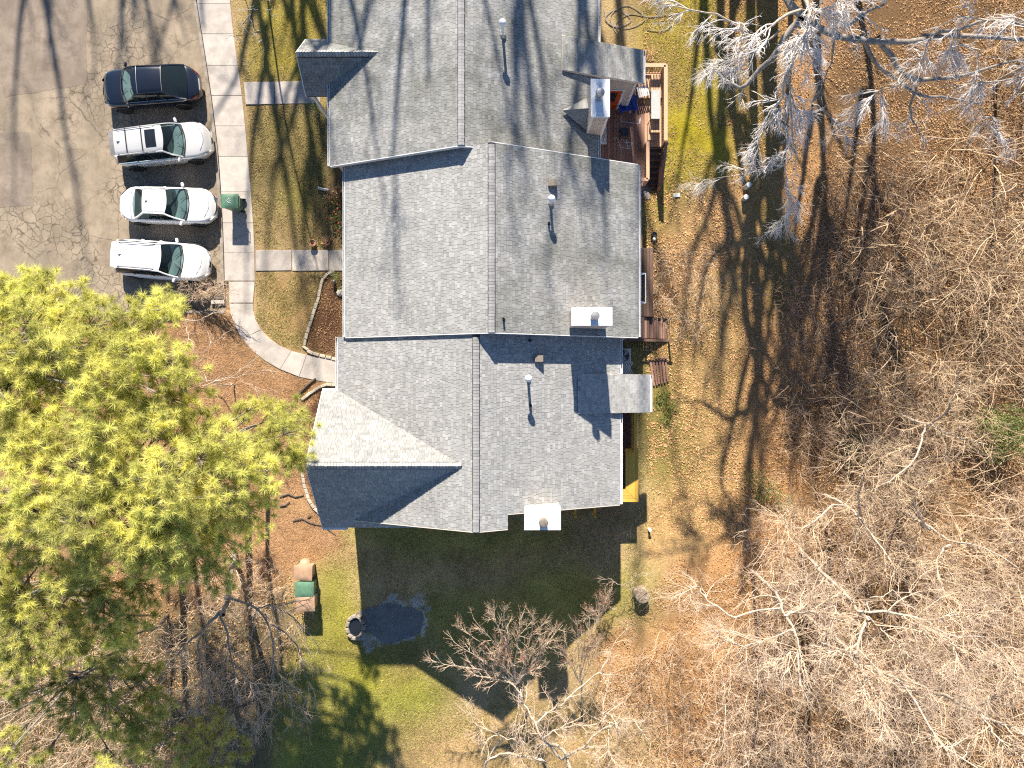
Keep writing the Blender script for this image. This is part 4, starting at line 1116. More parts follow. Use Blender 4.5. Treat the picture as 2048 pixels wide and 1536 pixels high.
MB().box(-.19, .19, -.50, .50, 0, .03, .006).obj('panel', MT['white_metal'], bd)
k = MB(); k.tube([(.10 + .07 * math.sin(t * 2.1), -.1 + .30 * math.cos(t), .034) for t in np.linspace(.2, 4.6, 22)], .008, 4); k.tube([(-.02 + .13 * t, -.2 + .35 * t + .06 * math.sin(9 * t), .034) for t in np.linspace(0, 1, 12)], .008, 4); k.obj('scribble', MT['dark'], bd)
bxs = empty('step_box', 'low cedar box step in front of the deck stairs', 'step', tuple(P(1304, 266, D1Z + .15).to_2d()) + (D1Z,))
for i in range(3): MB().box(-.07, .07, -.36, .36, 0, .02, .004).obj('board', MT['cedar'], bxs, loc=(-.15 + i * .15, 0, .18))
MB().box(-.21, .21, -.34, .34, 0, .178).obj('frame', MT['deck_brown'], bxs)

# deck of the middle house
D2Z = .75
d2 = empty('deck', 'narrow weathered dark deck with side stairs behind the middle house', 'deck', (0, 0, 0))
boards_y(d2, 5.2, 6.88, 3.30, 6.62, D2Z, 'deck_old', .14)
b = MB(); b.box(6.88, 6.92, 3.3, 6.62, .2, D2Z - .04); b.box(5.2, 6.92, 6.62, 6.66, .2, D2Z - .04); b.obj('fascia', MT['deck_old'], d2)
for i in range(5):
    z = D2Z - .12 - i * .12; x = 6.50 + i * .245
    for k_ in range(2):
        MB().box(-.055, .055, 0, 1.0, -.03, 0, .004).obj('stair_tread', MT['deck_old' if (i + k_) % 2 else 'deck_brown'], d2, loc=(x + .06 + k_ * .118, 2.25, z))
    MB().box(-.012, .012, 0, 1.0, -.12, -.03).obj('stair_riser', MT['black'], d2, loc=(x + .25, 2.25, z))
b = MB(); b.beam((6.4, 2.2, .62), (7.8, 2.2, .05), .05, .2); b.beam((6.4, 3.28, .62), (7.8, 3.28, .05), .05, .2); b.obj('stringer', MT['deck_old'], d2)
boards_y(d2, 5.2, 6.48, 2.2, 3.28, D2Z - .02, 'deck_old', .14)
b = MB(); b.beam((5.3, 2.16, .80), (7.9, 2.12, .80), .12, .04); b.obj('rail_cap', MT['deck_old'], d2)
for x in (5.4, 6.6, 7.8): MB().box(x - .04, x + .04, 2.10, 2.18, 0, .78).obj('post', MT['deck_old'], d2)
aw = empty('door_awning', 'white framed translucent awning over the middle deck', 'awning', (0, 0, 0))
A = P(1277, 547, 2.6); B = P(1291, 606, 2.6)
MB().add([(5.2, A.y - .03, 2.75), (B.x, A.y - .03, 2.58), (B.x, B.y + .03, 2.58), (5.2, B.y + .03, 2.75), (5.2, A.y - .03, 2.74), (B.x, A.y - .03, 2.57), (B.x, B.y + .03, 2.57), (5.2, B.y + .03, 2.74)],
         [(3, 2, 1, 0), (4, 5, 6, 7), (0, 1, 5, 4), (1, 2, 6, 5), (2, 3, 7, 6), (3, 0, 4, 7)]).obj('sheet', MT['canopy'], aw)
for a, b_ in (((5.2, A.y, 2.76), (B.x, A.y, 2.6)), ((B.x, A.y, 2.6), (B.x, B.y, 2.6)), ((B.x, B.y, 2.6), (5.2, B.y, 2.76)), ((5.2, A.y - .3, 2.78), (B.x, A.y, 2.6)), ((5.2, B.y + .3, 2.78), (B.x, B.y, 2.6))):
    MB().beam(a, b_, .045, .045).obj('frame', MT['white_metal'], aw)
tag(MB().box(-.42, .42, -.32, .32, 0, .03, .008).obj('door_mat', MT['black'], None, loc=(5.72, 5.87, D2Z + .004)), 'black mat on the dark deck near the house wall', 'mat')

# deck of the south house
D3Z = 1.70
d3 = empty('deck', 'shaded dark deck with light timber rail behind the south house', 'deck', (0, 0, 0))
boards_y(d3, 4.42, 5.62, -5.15, -1.3, D3Z, 'deck_old', .14)
b = MB(); b.box(5.62, 5.66, -5.15, -1.3, .1, D3Z - .04); b.box(4.42, 5.66, -5.19, -5.15, .1, D3Z - .04); b.obj('fascia', MT['deck_old'], d3)
railing(d3, [(5.70, -1.35), (5.70, -3.1)], D3Z, .85, 'pine_lumber', .10, .12, 'pine_lumber')
b3 = empty('corner_bench', 'yellow pine bench wrapping the corner of the south deck', 'bench', (0, 0, 0))
BZ = D3Z + .46
X1 = P(1277, 960, BZ).x; X0 = P(1251, 960, BZ).x; Y1 = P(0, 897, BZ).y; Y0 = P(0, 1004, BZ).y; XL = 4.55
nb = 4; w = (X1 - X0) / nb
for i in range(nb):
    xa = X0 + i * w + .004; xb = X0 + (i + 1) * w - .004
    ya = Y0 + (nb - i) * 0 + (nb - 1 - i) * w; 
    b = MB(); b.prism([(xa - xa, Y0 + (nb - i) * w - Y1), (xb - xa, Y0 + (nb - 1 - i) * w - Y1 + .006), (xb - xa, 0), (0, 0)], -.035, 0); b.obj('seat_board', MT['pine_lumber'], b3, loc=(xa, Y1, BZ))
    yb_ = Y0 + (nb - i) * w - .004; ya_ = Y0 + (nb - 1 - i) * w + .004
    b = MB(); b.prism([(0, 0), (X1 - (nb - 1 - i) * w - XL - .01, 0), (X1 - (nb - i) * w - XL - .01, w - .008), (0, w - .008)], -.035, 0)
    me_ = b.mesh('seat_board'); b_o = link('seat_board', me_, MT['pine_lumber'], b3, loc=(XL, ya_, BZ))
for (x, y) in ((X0 + .08, Y1 - .1), (X1 - .08, Y1 - .1), (X1 - .08, Y0 + .1), (XL + .1, Y0 + .1)):
    MB().box(-.045, .045, -.045, .045, 0, BZ - .04 - float(zg(x, y))).obj('leg', MT['pine_lumber'], b3, loc=(x, y, float(zg(x, y))))
b = MB(); b.box(X0 + .02, X1 - .02, Y0 + .02, Y0 + .06, BZ - .16, BZ - .04); b.box(X1 - .06, X1 - .02, Y0 + .06, Y1 - .02, BZ - .16, BZ - .04); b.obj('apron', MT['pine_lumber'], b3)
ws = empty('timber_steps', 'yellow pine stair rails poking out below the south eave', 'steps', (0, 0, 0))
for px in (1150.5, 1189.5):
    a = P(px, 1036, 1.6); MB().beam((a.x, a.y, 1.55), (a.x, a.y + 1.3, 1.75), .09, .09).obj('hand_rail', MT['pine_lumber'], ws)
    for dy in (.1, 1.15): MB().box(-.045, .045, -.045, .045, 0, 1.55).obj('post', MT['pine_lumber'], ws, loc=(a.x, a.y + dy, .3))
for i in range(4):
    a = P(1152, 1030, .8); MB().box(0, .95, -.14, .14, -.04, 0, .005).obj('stair_tread', MT['pine_lumber'], ws, loc=(a.x, -6.0 + i * .26, .55 + i * .17))
# air conditioners
def aircon(label, x, y, z=.1):
    o = empty('air_conditioner', label, 'air conditioner', (x, y, z))
    MB().box(-.42, .42, -.36, .36, 0, .08, .01).obj('base_pad', MT['concrete'], o)
    b = MB(); b.box(-.36, .36, -.34, .34, .08, .82, .03); b.obj('casing', MT['greytop'], o)
    MB().lathe([(.29, .822), (.29, .828), (.02, .829)], 24).obj('fan_opening', MT['black'], o)
    for k in range(5): 
        MB().tube([(.05 * (k + 1.2) * math.cos(t), .05 * (k + 1.2) * math.sin(t), .845) for t in np.linspace(0, 2 * math.pi, 19)], .005, 4, False).obj('guard_ring', MT['metal'], o)
    for k in range(3):
        a = k * 2.094 + .4; MB().add([(0, 0, .833), (.26 * math.cos(a), .26 * math.sin(a), .833), (.26 * math.cos(a + .7), .26 * math.sin(a + .7), .838)], [(0, 1, 2)]).obj('fan_blade', MT['metal'], o)
    return o
p = P(1247, 711, .9); aircon('grey air conditioner with round fan grille by the south house wall', p.x, p.y)
p = P(1276, 475, .9); aircon('air conditioner mostly hidden under the gutter of the middle house', 5.45, p.y)
la = empty('lattice_screen', 'white criss-cross lattice panel below the air conditioner', 'lattice', tuple(P(1248, 736, .8).to_2d()) + (.8,))
for i in range(7):
    x = -.36 + i * .085
    MB().beam((x, -.28, 0), (x + .28, .28, 0), .028, .008).obj('slat', MT['white'], la); MB().beam((x + .28, -.28, .009), (x, .28, .009), .028, .008).obj('slat', MT['white'], la)
MB().box(-.38, .40, -.31, -.28, -.7, .02).obj('frame', MT['white'], la); MB().box(-.38, .40, .28, .31, -.7, .02).obj('frame', MT['white'], la)
# broken picket panel lying by the corner
pk = empty('fence_panel', 'weathered red-brown picket panel lying in shade right of the south house', 'fence', tuple(G(1318, 742)), .12)
for i in range(6): MB().box(-.05, .05, -.65, .65, .06, .085, .01).obj('picket', MT['deck_brown'], pk, loc=(-.36 + i * .145, rnd.uniform(-.08, .08), rnd.uniform(0, .03)), rot=(0, rnd.uniform(-.1, .1), rnd.uniform(-.05, .05)))
for y in (-.4, .4): MB().box(-.45, .45, y - .04, y + .04, 0, .055).obj('crosspiece', MT['deck_old'], pk)
# stone slabs at the foot of the stairs
tag(slab([(1277, 378), (1294, 365), (1301, 379), (1281, 392)], None, 'stepping_stone', 'slate', .16), 'pale rectangular stone slab at the foot of the deck stairs', 'stone')
tag(slab([(1283, 387), (1300, 384), (1301, 398), (1284, 399)], None, 'stepping_stone', 'slate', .15), 'dark stone slab below the pale one near the gutter', 'stone')

# ---------------------------------------------------------------- stone edging
def edging(name, label, line, st=.30, w=.15, hgt=.2):
    o = empty(name, label, 'edging', (0, 0, 0))
    L = [G(*p).to_2d() for p in line]
    d = [0]
    for a, b_ in zip(L[:-1], L[1:]): d.append(d[-1] + (b_ - a).length)
    n = int(d[-1] / st)
    for i in range(n):
        t = (i + .5) * d[-1] / n
        x = np.interp(t, d, [p.x for p in L]); y = np.interp(t, d, [p.y for p in L])
        x2 = np.interp(t + .05, d, [p.x for p in L]); y2 = np.interp(t + .05, d, [p.y for p in L])
        s_ = d[-1] / n / 2 - .008
        b = MB(); j = lambda: rnd.uniform(-.012, .012)
        b.box(-s_ + j(), s_ + j(), -w / 2 + j(), w / 2 + j(), -.12, hgt - .12 + j(), .02)
        b.obj('stone', MT['stone'], o, loc=(float(x), float(y), float(zg(x, y)) + .02), rot=(rnd.uniform(-.05, .05), rnd.uniform(-.05, .05), math.atan2(y2 - y, x2 - x) + rnd.uniform(-.06, .06)))
    return o
edging('stone_edging', 'curved line of tan edging stones round the mulch bed below the path', [(668, 543), (655, 549), (645, 562), (640, 582), (636, 600), (628, 625), (620, 650), (612, 678), (609, 694), (622, 705), (645, 712), (676, 720)])
edging('stone_edging', 'short line of edging stones where the path meets the south house', [(604, 800), (620, 787), (638, 775), (655, 769), (675, 770)], .27)
edging('stone_edging', 'curved edging stones under the shaded south gable', [(605, 945), (609, 970), (618, 1000), (630, 1018), (645, 1030)], .25)
tag(MB().tube([G(592, 800) + Vector((0, 0, .05)), G(603, 783) + Vector((0, 0, .09)), G(616, 770) + Vector((0, 0, .09)), G(632, 757) + Vector((0, 0, .06))], .05, 6).obj('timber_edge', MT['bark_dark'], None, True), 'dark timber edging strip beside the path by the south house', 'timber')

# ---------------------------------------------------------------- garden bits
def pot(label, px, py, r=.17, h=.3):
    g = G(px, py); o = empty('plant_pot', label, 'pot', tuple(g))
    MB().lathe([(r * .7, 0), (r * .95, h * .8), (r * 1.05, h * .8), (r * 1.05, h), (r * .9, h), (r * .86, h * .85), (.01, h * .82)], 18).obj('pot', MT['terracotta'], o, True)
    MB().lathe([(r * .86, h * .8), (.01, h * .87)], 14).obj('soil', MT['mulch'], o)
    return o
pot('empty round terracotta pot on the lawn just above the middle path', 628, 488)
pot('small dark pot among the dry plants beside the middle house', 657, 487, .12, .2)
tag(MB().tube([G(637, 377) + Vector((0, 0, .10)), G(649, 380) + Vector((0, 0, .10)), G(662, 383) + Vector((0, 0, .18))], .075, 10).obj('drain_pipe', MT['metal'], None, True), 'grey drain pipe end sticking out of the shrubs onto the lawn', 'pipe')
tag(MB().lathe([(.16, 0), (.19, .06), (.15, .14), (.05, .17)], 7).obj('garden_rock', MT['concrete'], None, loc=tuple(G(680, 586)), rot=(.1, .1, .4)), 'pale angular rock in the mulch bed by the gutter', 'rock')
ln = empty('garden_lantern', 'dark metal garden lantern in the mulch bed', 'lantern', tuple(G(670, 565)))
MB().lathe([(.09, 0), (.09, .03), (.07, .05), (.07, .25), (.10, .27), (.02, .36)], 10).obj('body', MT['flue'], ln, True)
MB().tube([(.10 * math.cos(t), 0, .34 + .10 * math.sin(t)) for t in np.linspace(0, math.pi, 9)], .008, 5).obj('handle', MT['dark'], ln)
for (px, py, ln_, lb) in ((1490, 376, .62, 'upper of two pale pipe stubs standing in the tree shadow'), (1487, 398, .4, 'lower of two pale pipe stubs standing in the tree shadow')):
    g = G(px, py); o = empty('pipe_stub', lb, 'pipe', tuple(g)); 
    MB().lathe([(.12, -.05), (.12, ln_), (.10, ln_), (.10, ln_ - .1)], 16).obj('pipe', MT['pvc'], o, True); MB().lathe([(.125, ln_ - .06), (.125, ln_ + .01), (.02, ln_ + .02)], 16).obj('cap', MT['pvc'], o, True)
g = G(1297, 1057); o = empty('cleanout_pipe', 'white capped pipe standing in the leaves right of the yellow bench', 'pipe', tuple(g))
MB().lathe([(.055, 0), (.055, .35)], 14).obj('pipe', MT['white'], o, True); MB().lathe([(.075, .35), (.075, .41), (.02, .42)], 14).obj('cap', MT['white'], o, True)
tag(MB().box(-.17, .17, -.10, .10, 0, .06, .015).obj('meter_lid', MT['pvc'], None, loc=tuple(G(1353, 391)), rot=(0, 0, .1)), 'small white lid lying on the yellow moss', 'lid')
lg = empty('garden_light', 'white globe garden light beside the dark deck', 'light', tuple(G(1306, 481)))
MB().lathe([(.02, 0), (.02, .22)], 8).obj('stake', MT['dark'], lg); MB().lathe([(.03, .22), (.075, .27), (.085, .33), (.05, .39), (.01, .4)], 14).obj('globe', MT['white'], lg, True)
tag(MB().lathe([(.13, 0), (.15, .2), (.12, .24), (.02, .2)], 12).obj('plant_pot', MT['dark'], None, True, loc=tuple(G(1307, 471))), 'dark round pot just above the globe light', 'pot')
hs = MB(); L = [(1208, 18), (1215, 45), (1235, 55), (1262, 40), (1232, 20), (1210, 40), (1250, 58), (1290, 38), (1255, 12), (1222, 30), (1228, 60), (1240, 72), (1232, 48), (1260, 28), (1300, 35), (1340, 30), (1348, 45), (1325, 62), (1290, 60)]
Lp = [G(x, y) + Vector((0, 0, .03 + .02 * (i % 2))) for i, (x, y) in enumerate(L)]
C_ = []
for i in range(len(Lp) - 1):
    p0, p1, p2, p3 = Lp[max(i - 1, 0)], Lp[i], Lp[i + 1], Lp[min(i + 2, len(Lp) - 1)]
    for t in np.linspace(0, 1, 6, endpoint=False):
        C_.append(.5 * ((2 * p1) + (p2 - p0) * t + (2 * p0 - 5 * p1 + 4 * p2 - p3) * t * t + (3 * p1 - p0 - 3 * p2 + p3) * t ** 3))
tag(hs.tube(C_, .016, 6).obj('garden_hose', MT['hose'], None, True), 'tangled grey hose lying on the dark grass right of the north roof', 'hose')
# frozen puddle and stone basin
pc = P(785, 1242, .1)
def blob(sx, sy, seed, z, amp=.12, n=60):
    r = np.random.default_rng(seed); ph = r.random(5) * 6
    return [(pc.x + sx * math.cos(t) * (1 + amp * sum(math.sin((k + 2) * t + ph[k]) / (k + 1.5) for k in range(5))), pc.y + sy * math.sin(t) * (1 + amp * sum(math.sin((k + 2) * t + ph[k]) / (k + 1.5) for k in range(5))), z) for t in np.linspace(0, 2 * math.pi, n, endpoint=False)]
zp = float(zg(pc.x, pc.y)) + .03
pb = [(x - .10 + rnd.uniform(-.04, .04), y - .06 + rnd.uniform(-.04, .04), 0) for x, y, z in blob(1.52, 1.04, 8, 0, .17, 90)]
o = sheet(pb, zp - .015, 'puddle', MT['puddle'], None, 'structure')
bs_ = empty('stone_basin', 'round stone-rimmed basin of dark water at the edge of the puddle', 'basin', tuple(G(712, 1253)))
for i in range(11):
    a = i * 2 * math.pi / 11
    MB().box(-.13, .13, -.09, .09, -.05, .2, .04).obj('stone', MT['kerb'], bs_, loc=(.40 * math.cos(a), .55 * math.sin(a), rnd.uniform(-.02, .03)), rot=(0, 0, a + math.pi / 2 + rnd.uniform(-.15, .15)))
w_ = MB().lathe([(.36, .02), (.36, .10), (.01, .105)], 24).obj('water', MT['window_dark'], bs_); w_.scale = (1, 1.35, 1)
sp_ = empty('tree_stump', 'cut log stump standing in the clearing at the corner of the house shadow', 'stump', tuple(G(1281, 1186)))
MB().lathe([(.40, -.1), (.36, .1), (.35, .5), (.33, .52), (.01, .53)], 18).obj('trunk', MT['stump'], sp_, True, sharp=35)
MB().beam((-.2, -.15, .54), (.22, .2, .54), .012, .01).obj('crack', MT['bark_dark'], sp_)
for i, pts in enumerate(([(560, 993), (577, 988), (592, 994), (608, 990)], [(586, 1042), (605, 1037), (622, 1046), (648, 1052), (672, 1070)], [(560, 1012), (572, 1010), (580, 1004)], [(615, 1036), (622, 1031)])):
    lb = ('crooked root lying on bare soil left of the shaded gable', 'long root running out from under the shaded gable corner', 'short stick on the bare orange soil', 'tiny twig beside the long root')[i]
    tag(MB().tube([G(*p) + Vector((0, 0, .03)) for p in pts], [.04, .05, .04, .03, .02][:len(pts)], 6).obj('fallen_branch', MT['bark_dark'], None, True), lb, 'branch')
# ---------------------------------------------------------------- branches
def nrm(a): return a / np.maximum(np.linalg.norm(a, axis=-1, keepdims=True), 1e-9)
def tubes(Pn, R, sides=3):
    """Pn (N,n,3), R (N,n) -> verts, quads"""
    N, n, _ = Pn.shape
    T = np.empty_like(Pn); T[:, 1:-1] = Pn[:, 2:] - Pn[:, :-2]; T[:, 0] = Pn[:, 1] - Pn[:, 0]; T[:, -1] = Pn[:, -1] - Pn[:, -2]
    T = nrm(T)
    ref = np.where(np.abs(T[:, :1, 2:3]) > .85, np.array([[[1., 0, 0]]]), np.array([[[0, 0, 1.]]]))
    A = nrm(np.cross(T, np.broadcast_to(ref, T.shape))); B = np.cross(A, T)
    th = np.arange(sides) * 2 * np.pi / sides
    V = Pn[:, :, None, :] + R[:, :, None, None] * (A[:, :, None, :] * np.cos(th)[None, None, :, None] + B[:, :, None, :] * np.sin(th)[None, None, :, None])
    V = V.reshape(-1, 3)
    i = np.arange(N)[:, None, None] * (n * sides) + np.arange(n - 1)[None, :, None] * sides
    k = np.arange(sides)[None, None, :]; k2 = (k + 1) % sides
    F = np.stack([i + k, i + k2, i + sides + k2, i + sides + k], -1).reshape(-1, 4)
    return V, F
def resample(pts, n):
    p = np.array([tuple(q) for q in pts], float)
    # catmull-rom first
    out = []
    m = len(p)
    for i in range(m - 1):
        p0, p1, p2, p3 = p[max(i - 1, 0)], p[i], p[i + 1], p[min(i + 2, m - 1)]
        for t in np.linspace(0, 1, 8, endpoint=False):
            out.append(.5 * (2 * p1 + (p2 - p0) * t + (2 * p0 - 5 * p1 + 4 * p2 - p3) * t * t + (3 * p1 - p0 - 3 * p2 + p3) * t ** 3))
    out.append(p[-1]); p = np.array(out)
    d = np.concatenate([[0], np.cumsum(np.linalg.norm(np.diff(p, axis=0), axis=1))])
    s = np.linspace(0, d[-1], n)
    return np.stack([np.interp(s, d, p[:, k]) for k in range(3)], -1)
def spawn(Pn, R, count, length, angle, n, rng, r0=None, ratio=.6, wob=.18, bias=(0, 0, .05), t0=.2, t1=1.0, plane=None, tip=.35, taper_len=True):
    """count children on each parent"""
    N, m, _ = Pn.shape
    t = t0 + (t1 - t0) * rng.random((N, count)); 
    f = t * (m - 1); i = np.minimum(f.astype(int), m - 2); w = (f - i)[..., None]
    ar = np.arange(N)[:, None]
    pos = Pn[ar, i] * (1 - w) + Pn[ar, i + 1] * w
    tan = nrm(Pn[ar, i + 1] - Pn[ar, i])
    rp = R[ar, i] * (1 - w[..., 0]) + R[ar, i + 1] * w[..., 0]
    rv = rng.normal(size=pos.shape)
    if plane is not None: rv = rv * np.array(plane)
    perp = nrm(rv - tan * (rv * tan).sum(-1, keepdims=True))
    ang = np.radians(angle[0] + (angle[1] - angle[0]) * rng.random((N, count)))[..., None]
    d = nrm(tan * np.cos(ang) + perp * np.sin(ang))
    L = length[0] + (length[1] - length[0]) * rng.random((N, count))
    if taper_len: L = L * (1.15 - .6 * t)
    K = N * count
    pos = pos.reshape(K, 3); d = d.reshape(K, 3); L = L.reshape(K); rp = rp.reshape(K)
    out = np.empty((K, n, 3)); out[:, 0] = pos
    for s in range(1, n):
        d = nrm(d + rng.normal(size=d.shape) * wob + np.array(bias))
        out[:, s] = out[:, s - 1] + d * (L / (n - 1))[:, None]
    rs = rp * ratio if r0 is None else np.minimum(rp * .9, r0 * (.7 + .6 * rng.random(K)))
    RR = rs[:, None] * np.linspace(1, tip, n)[None]
    return out, RR
def join(parts):
    Vs, Fs, o = [], [], 0
    for V, F in parts:
        Vs.append(V); Fs.append(F + o); o += len(V)
    return np.concatenate(Vs), np.concatenate(Fs)
def put(name, parts, m, parent, smooth=True):
    V, F = join(parts)
    V = V - np.array(parent.location) if parent is not None else V
    return link(name, npmesh(name, V, F, tone=np.ones(len(F)), smooth=smooth), MT[m], parent)
def limbs_px(guides, n=14):
    """guides: [( [(px,py,z),...], r0, r1 )] -> arrays in the world"""
    A = []; R = []
    for pts, r0, r1 in guides:
        A.append(resample([P(*p) for p in pts], n)); R.append(np.linspace(r0, r1, n))
    return np.array(A), np.array(R)
def jitter(A, rng, amp):
    n = A.shape[1]; J = np.cumsum(rng.normal(size=A.shape), 1) * amp / math.sqrt(n); J[:, 0] = 0
    return A + J
def bare_tree(label, guides, seed, bark='bark', twig='twig_white', levels=((7, 2.2, 3.2), (7, .9, 1.5), (5, .35, .7)), world=None, group=None, cat='tree',
              bias=(0, 0, .05), rad=(.03, .016, .010), ang=(25, 65), wob=.2, base=None, plane=None, name='bare_tree', trunks=None, rs=1.0):
    rng = np.random.default_rng(seed)
    if world is not None:
        A = np.array([resample(p, 14) for p, a, b in world]); R = np.array([np.linspace(a, b, 14) for p, a, b in world])
        if guides:
            A2, R2 = limbs_px(guides); A = np.concatenate([A, A2]); R = np.concatenate([R, R2])
    else:
        A, R = limbs_px(guides)
    R = R * rs
    A = jitter(A, rng, .16)
    b = A[0, 0] if base is None else np.array(base)
    # join limbs that start in the air to the rest of the tree
    gz0 = float(zg(b[0], b[1])); ex = []; er = []
    if A[0, 0, 2] > gz0 + 1.5:
        q = A[0, 0]; ex.append(resample([(b[0], b[1], gz0 - .1), (b[0] * .7 + q[0] * .3, b[1] * .7 + q[1] * .3, q[2] * .55), tuple(q)], 14)); er.append(np.linspace(R[0, 0] * 1.6, R[0, 0], 14))
    known = list(A[0]) + [p_ for e_ in ex for p_ in e_]; rest = list(range(1, len(A)))
    while rest:
        best = min(rest, key=lambda i_: min(np.linalg.norm(np.array(known) - A[i_, 0], axis=1)))
        dd = np.linalg.norm(np.array(known) - A[best, 0], axis=1); k_ = np.array(known)[dd.argmin()]
        if dd.min() > .45 and A[best, 0, 2] > 1.0:
            m_ = (k_ + A[best, 0]) / 2 + np.array((0, 0, -.25)); c_ = resample([tuple(k_), tuple(m_), tuple(A[best, 0])], 14); ex.append(c_); er.append(np.full(14, R[best, 0] * 1.05)); known += list(c_)
        known += list(A[best]); rest.remove(best)
    NA = len(A)
    if ex: A = np.concatenate([A, np.array(ex)]); R = np.concatenate([R, np.array(er)])
    o = empty(name, label, cat, (b[0], b[1], float(zg(b[0], b[1]))), group=group)
    put('trunk', [tubes(A, R, 8)], bark, o)
    parts = []
    src = (A[:NA], R[:NA]) if trunks is None else (A[trunks:NA], R[trunks:NA])
    cur = src; allp = []
    for k, (cnt, l0, l1) in enumerate(levels):
        B, S = spawn(cur[0], cur[1], cnt, (l0, l1), ang, 6 if k == 0 else 4 if k == 1 else 3, rng, r0=rad[k], wob=wob, bias=bias, t0=.15, plane=plane)
        allp.append((B, S)); cur = (B, S)
    put('crown', [tubes(B, S, 4 if k == 0 else 3) for k, (B, S) in enumerate(allp)], twig, o)
    return o

# ---- the white-twigged tree over the upper right corner (stands just north of the picture)
def from_shadow(px, py, Y):
    """point in the plane y=Y whose shadow falls on this ground pixel"""
    g = P(px, py, .3); d = Y - g.y
    return (g.x - SUNK * d, Y, .3 + d * SUNT)
YT = 20.4
stemA = [(11.9, YT, 0)] + [from_shadow(x, y, YT) for x, y in ((1508, 420), (1512, 560), (1520, 680), (1512, 780), (1506, 900), (1495, 1050), (1478, 1200))]
stemB = [(12.6, YT + .2, 0)] + [from_shadow(x, y, YT) for x, y in ((1536, 420), (1552, 560), (1560, 640), (1580, 760), (1595, 880))]
stemC = [(13.1, YT + .3, 0)] + [from_shadow(x, y, YT) for x, y in ((1560, 380), (1585, 520), (1610, 640), (1625, 780))]
stemD = [from_shadow(1516, 660, YT), from_shadow(1490, 720, YT), from_shadow(1477, 800, YT), from_shadow(1465, 860, YT), from_shadow(1410, 910, YT), from_shadow(1390, 960, YT)]
stemE = [from_shadow(1560, 420, YT), from_shadow(1600, 560, YT), from_shadow(1625, 680, YT), from_shadow(1660, 790, YT)]
stemF = [from_shadow(1500, 475, YT), from_shadow(1460, 480, YT), from_shadow(1435, 500, YT), from_shadow(1420, 530, YT), from_shadow(1405, 600, YT), from_shadow(1390, 740, YT)]
z9 = 9.0
limb_main = [(12.7, YT, 5.2)] + [tuple(P(*q)) for q in ((1560, -60, 7), (1640, 52, 8.7), (1700, 62, 9), (1760, 75, 9), (1850, 72, 9.4), (1950, 60, 9.8), (2048, 72, 10), (2140, 60, 10))]
wl = [(stemA, .22, .15), (stemB, .15, .11), (stemC, .13, .09), (stemD, .13, .03), (stemE, .12, .03), (stemF, .15, .03), (limb_main, .20, .06)]
gl = [([(1755, 75, 9), (1785, 118, 8.6), (1830, 158, 8.5), (1900, 160, 8.8), (1980, 140, 9), (2060, 120, 9)], .12, .03),
      ([(1722, 72, 9), (1745, 120, 8.2), (1790, 160, 8), (1838, 190, 8), (1900, 200, 7.8), (1960, 212, 7.5)], .09, .025),
      ([(1690, 55, 9), (1705, 36, 9.2), (1745, 15, 9.6), (1780, -20, 10)], .08, .03),
      ([(1600, 40, 9.5), (1560, 75, 9.3), (1535, 110, 9), (1505, 140, 8.6), (1475, 163, 8.3), (1445, 150, 8.2), (1420, 130, 8.4), (1405, 100, 8.6)], .13, .03),
      ([(1830, 170, 8.5), (1815, 215, 8), (1835, 260, 7.5), (1855, 300, 7)], .05, .015),
      ([(1665, 68, 8.8), (1672, 110, 8), (1668, 140, 7.5), (1648, 190, 7)], .05, .015),
      ([(1625, 212, 8), (1660, 222, 7.6), (1690, 255, 7.2), (1720, 290, 6.8)], .05, .02),
      ([(1850, 70, 9.4), (1905, 65, 10), (1960, 45, 10.6), (2048, 55, 11)], .07, .03)]
bare_tree('large bare tree reaching over the mossy strip at the upper right', gl, 101, 'bark', 'twig_white', levels=((4, .8, 1.6), (5, .5, .9), (3, .25, .5)), world=wl, base=(11.9, YT, 0), trunks=3, rad=(.024, .014, .010))
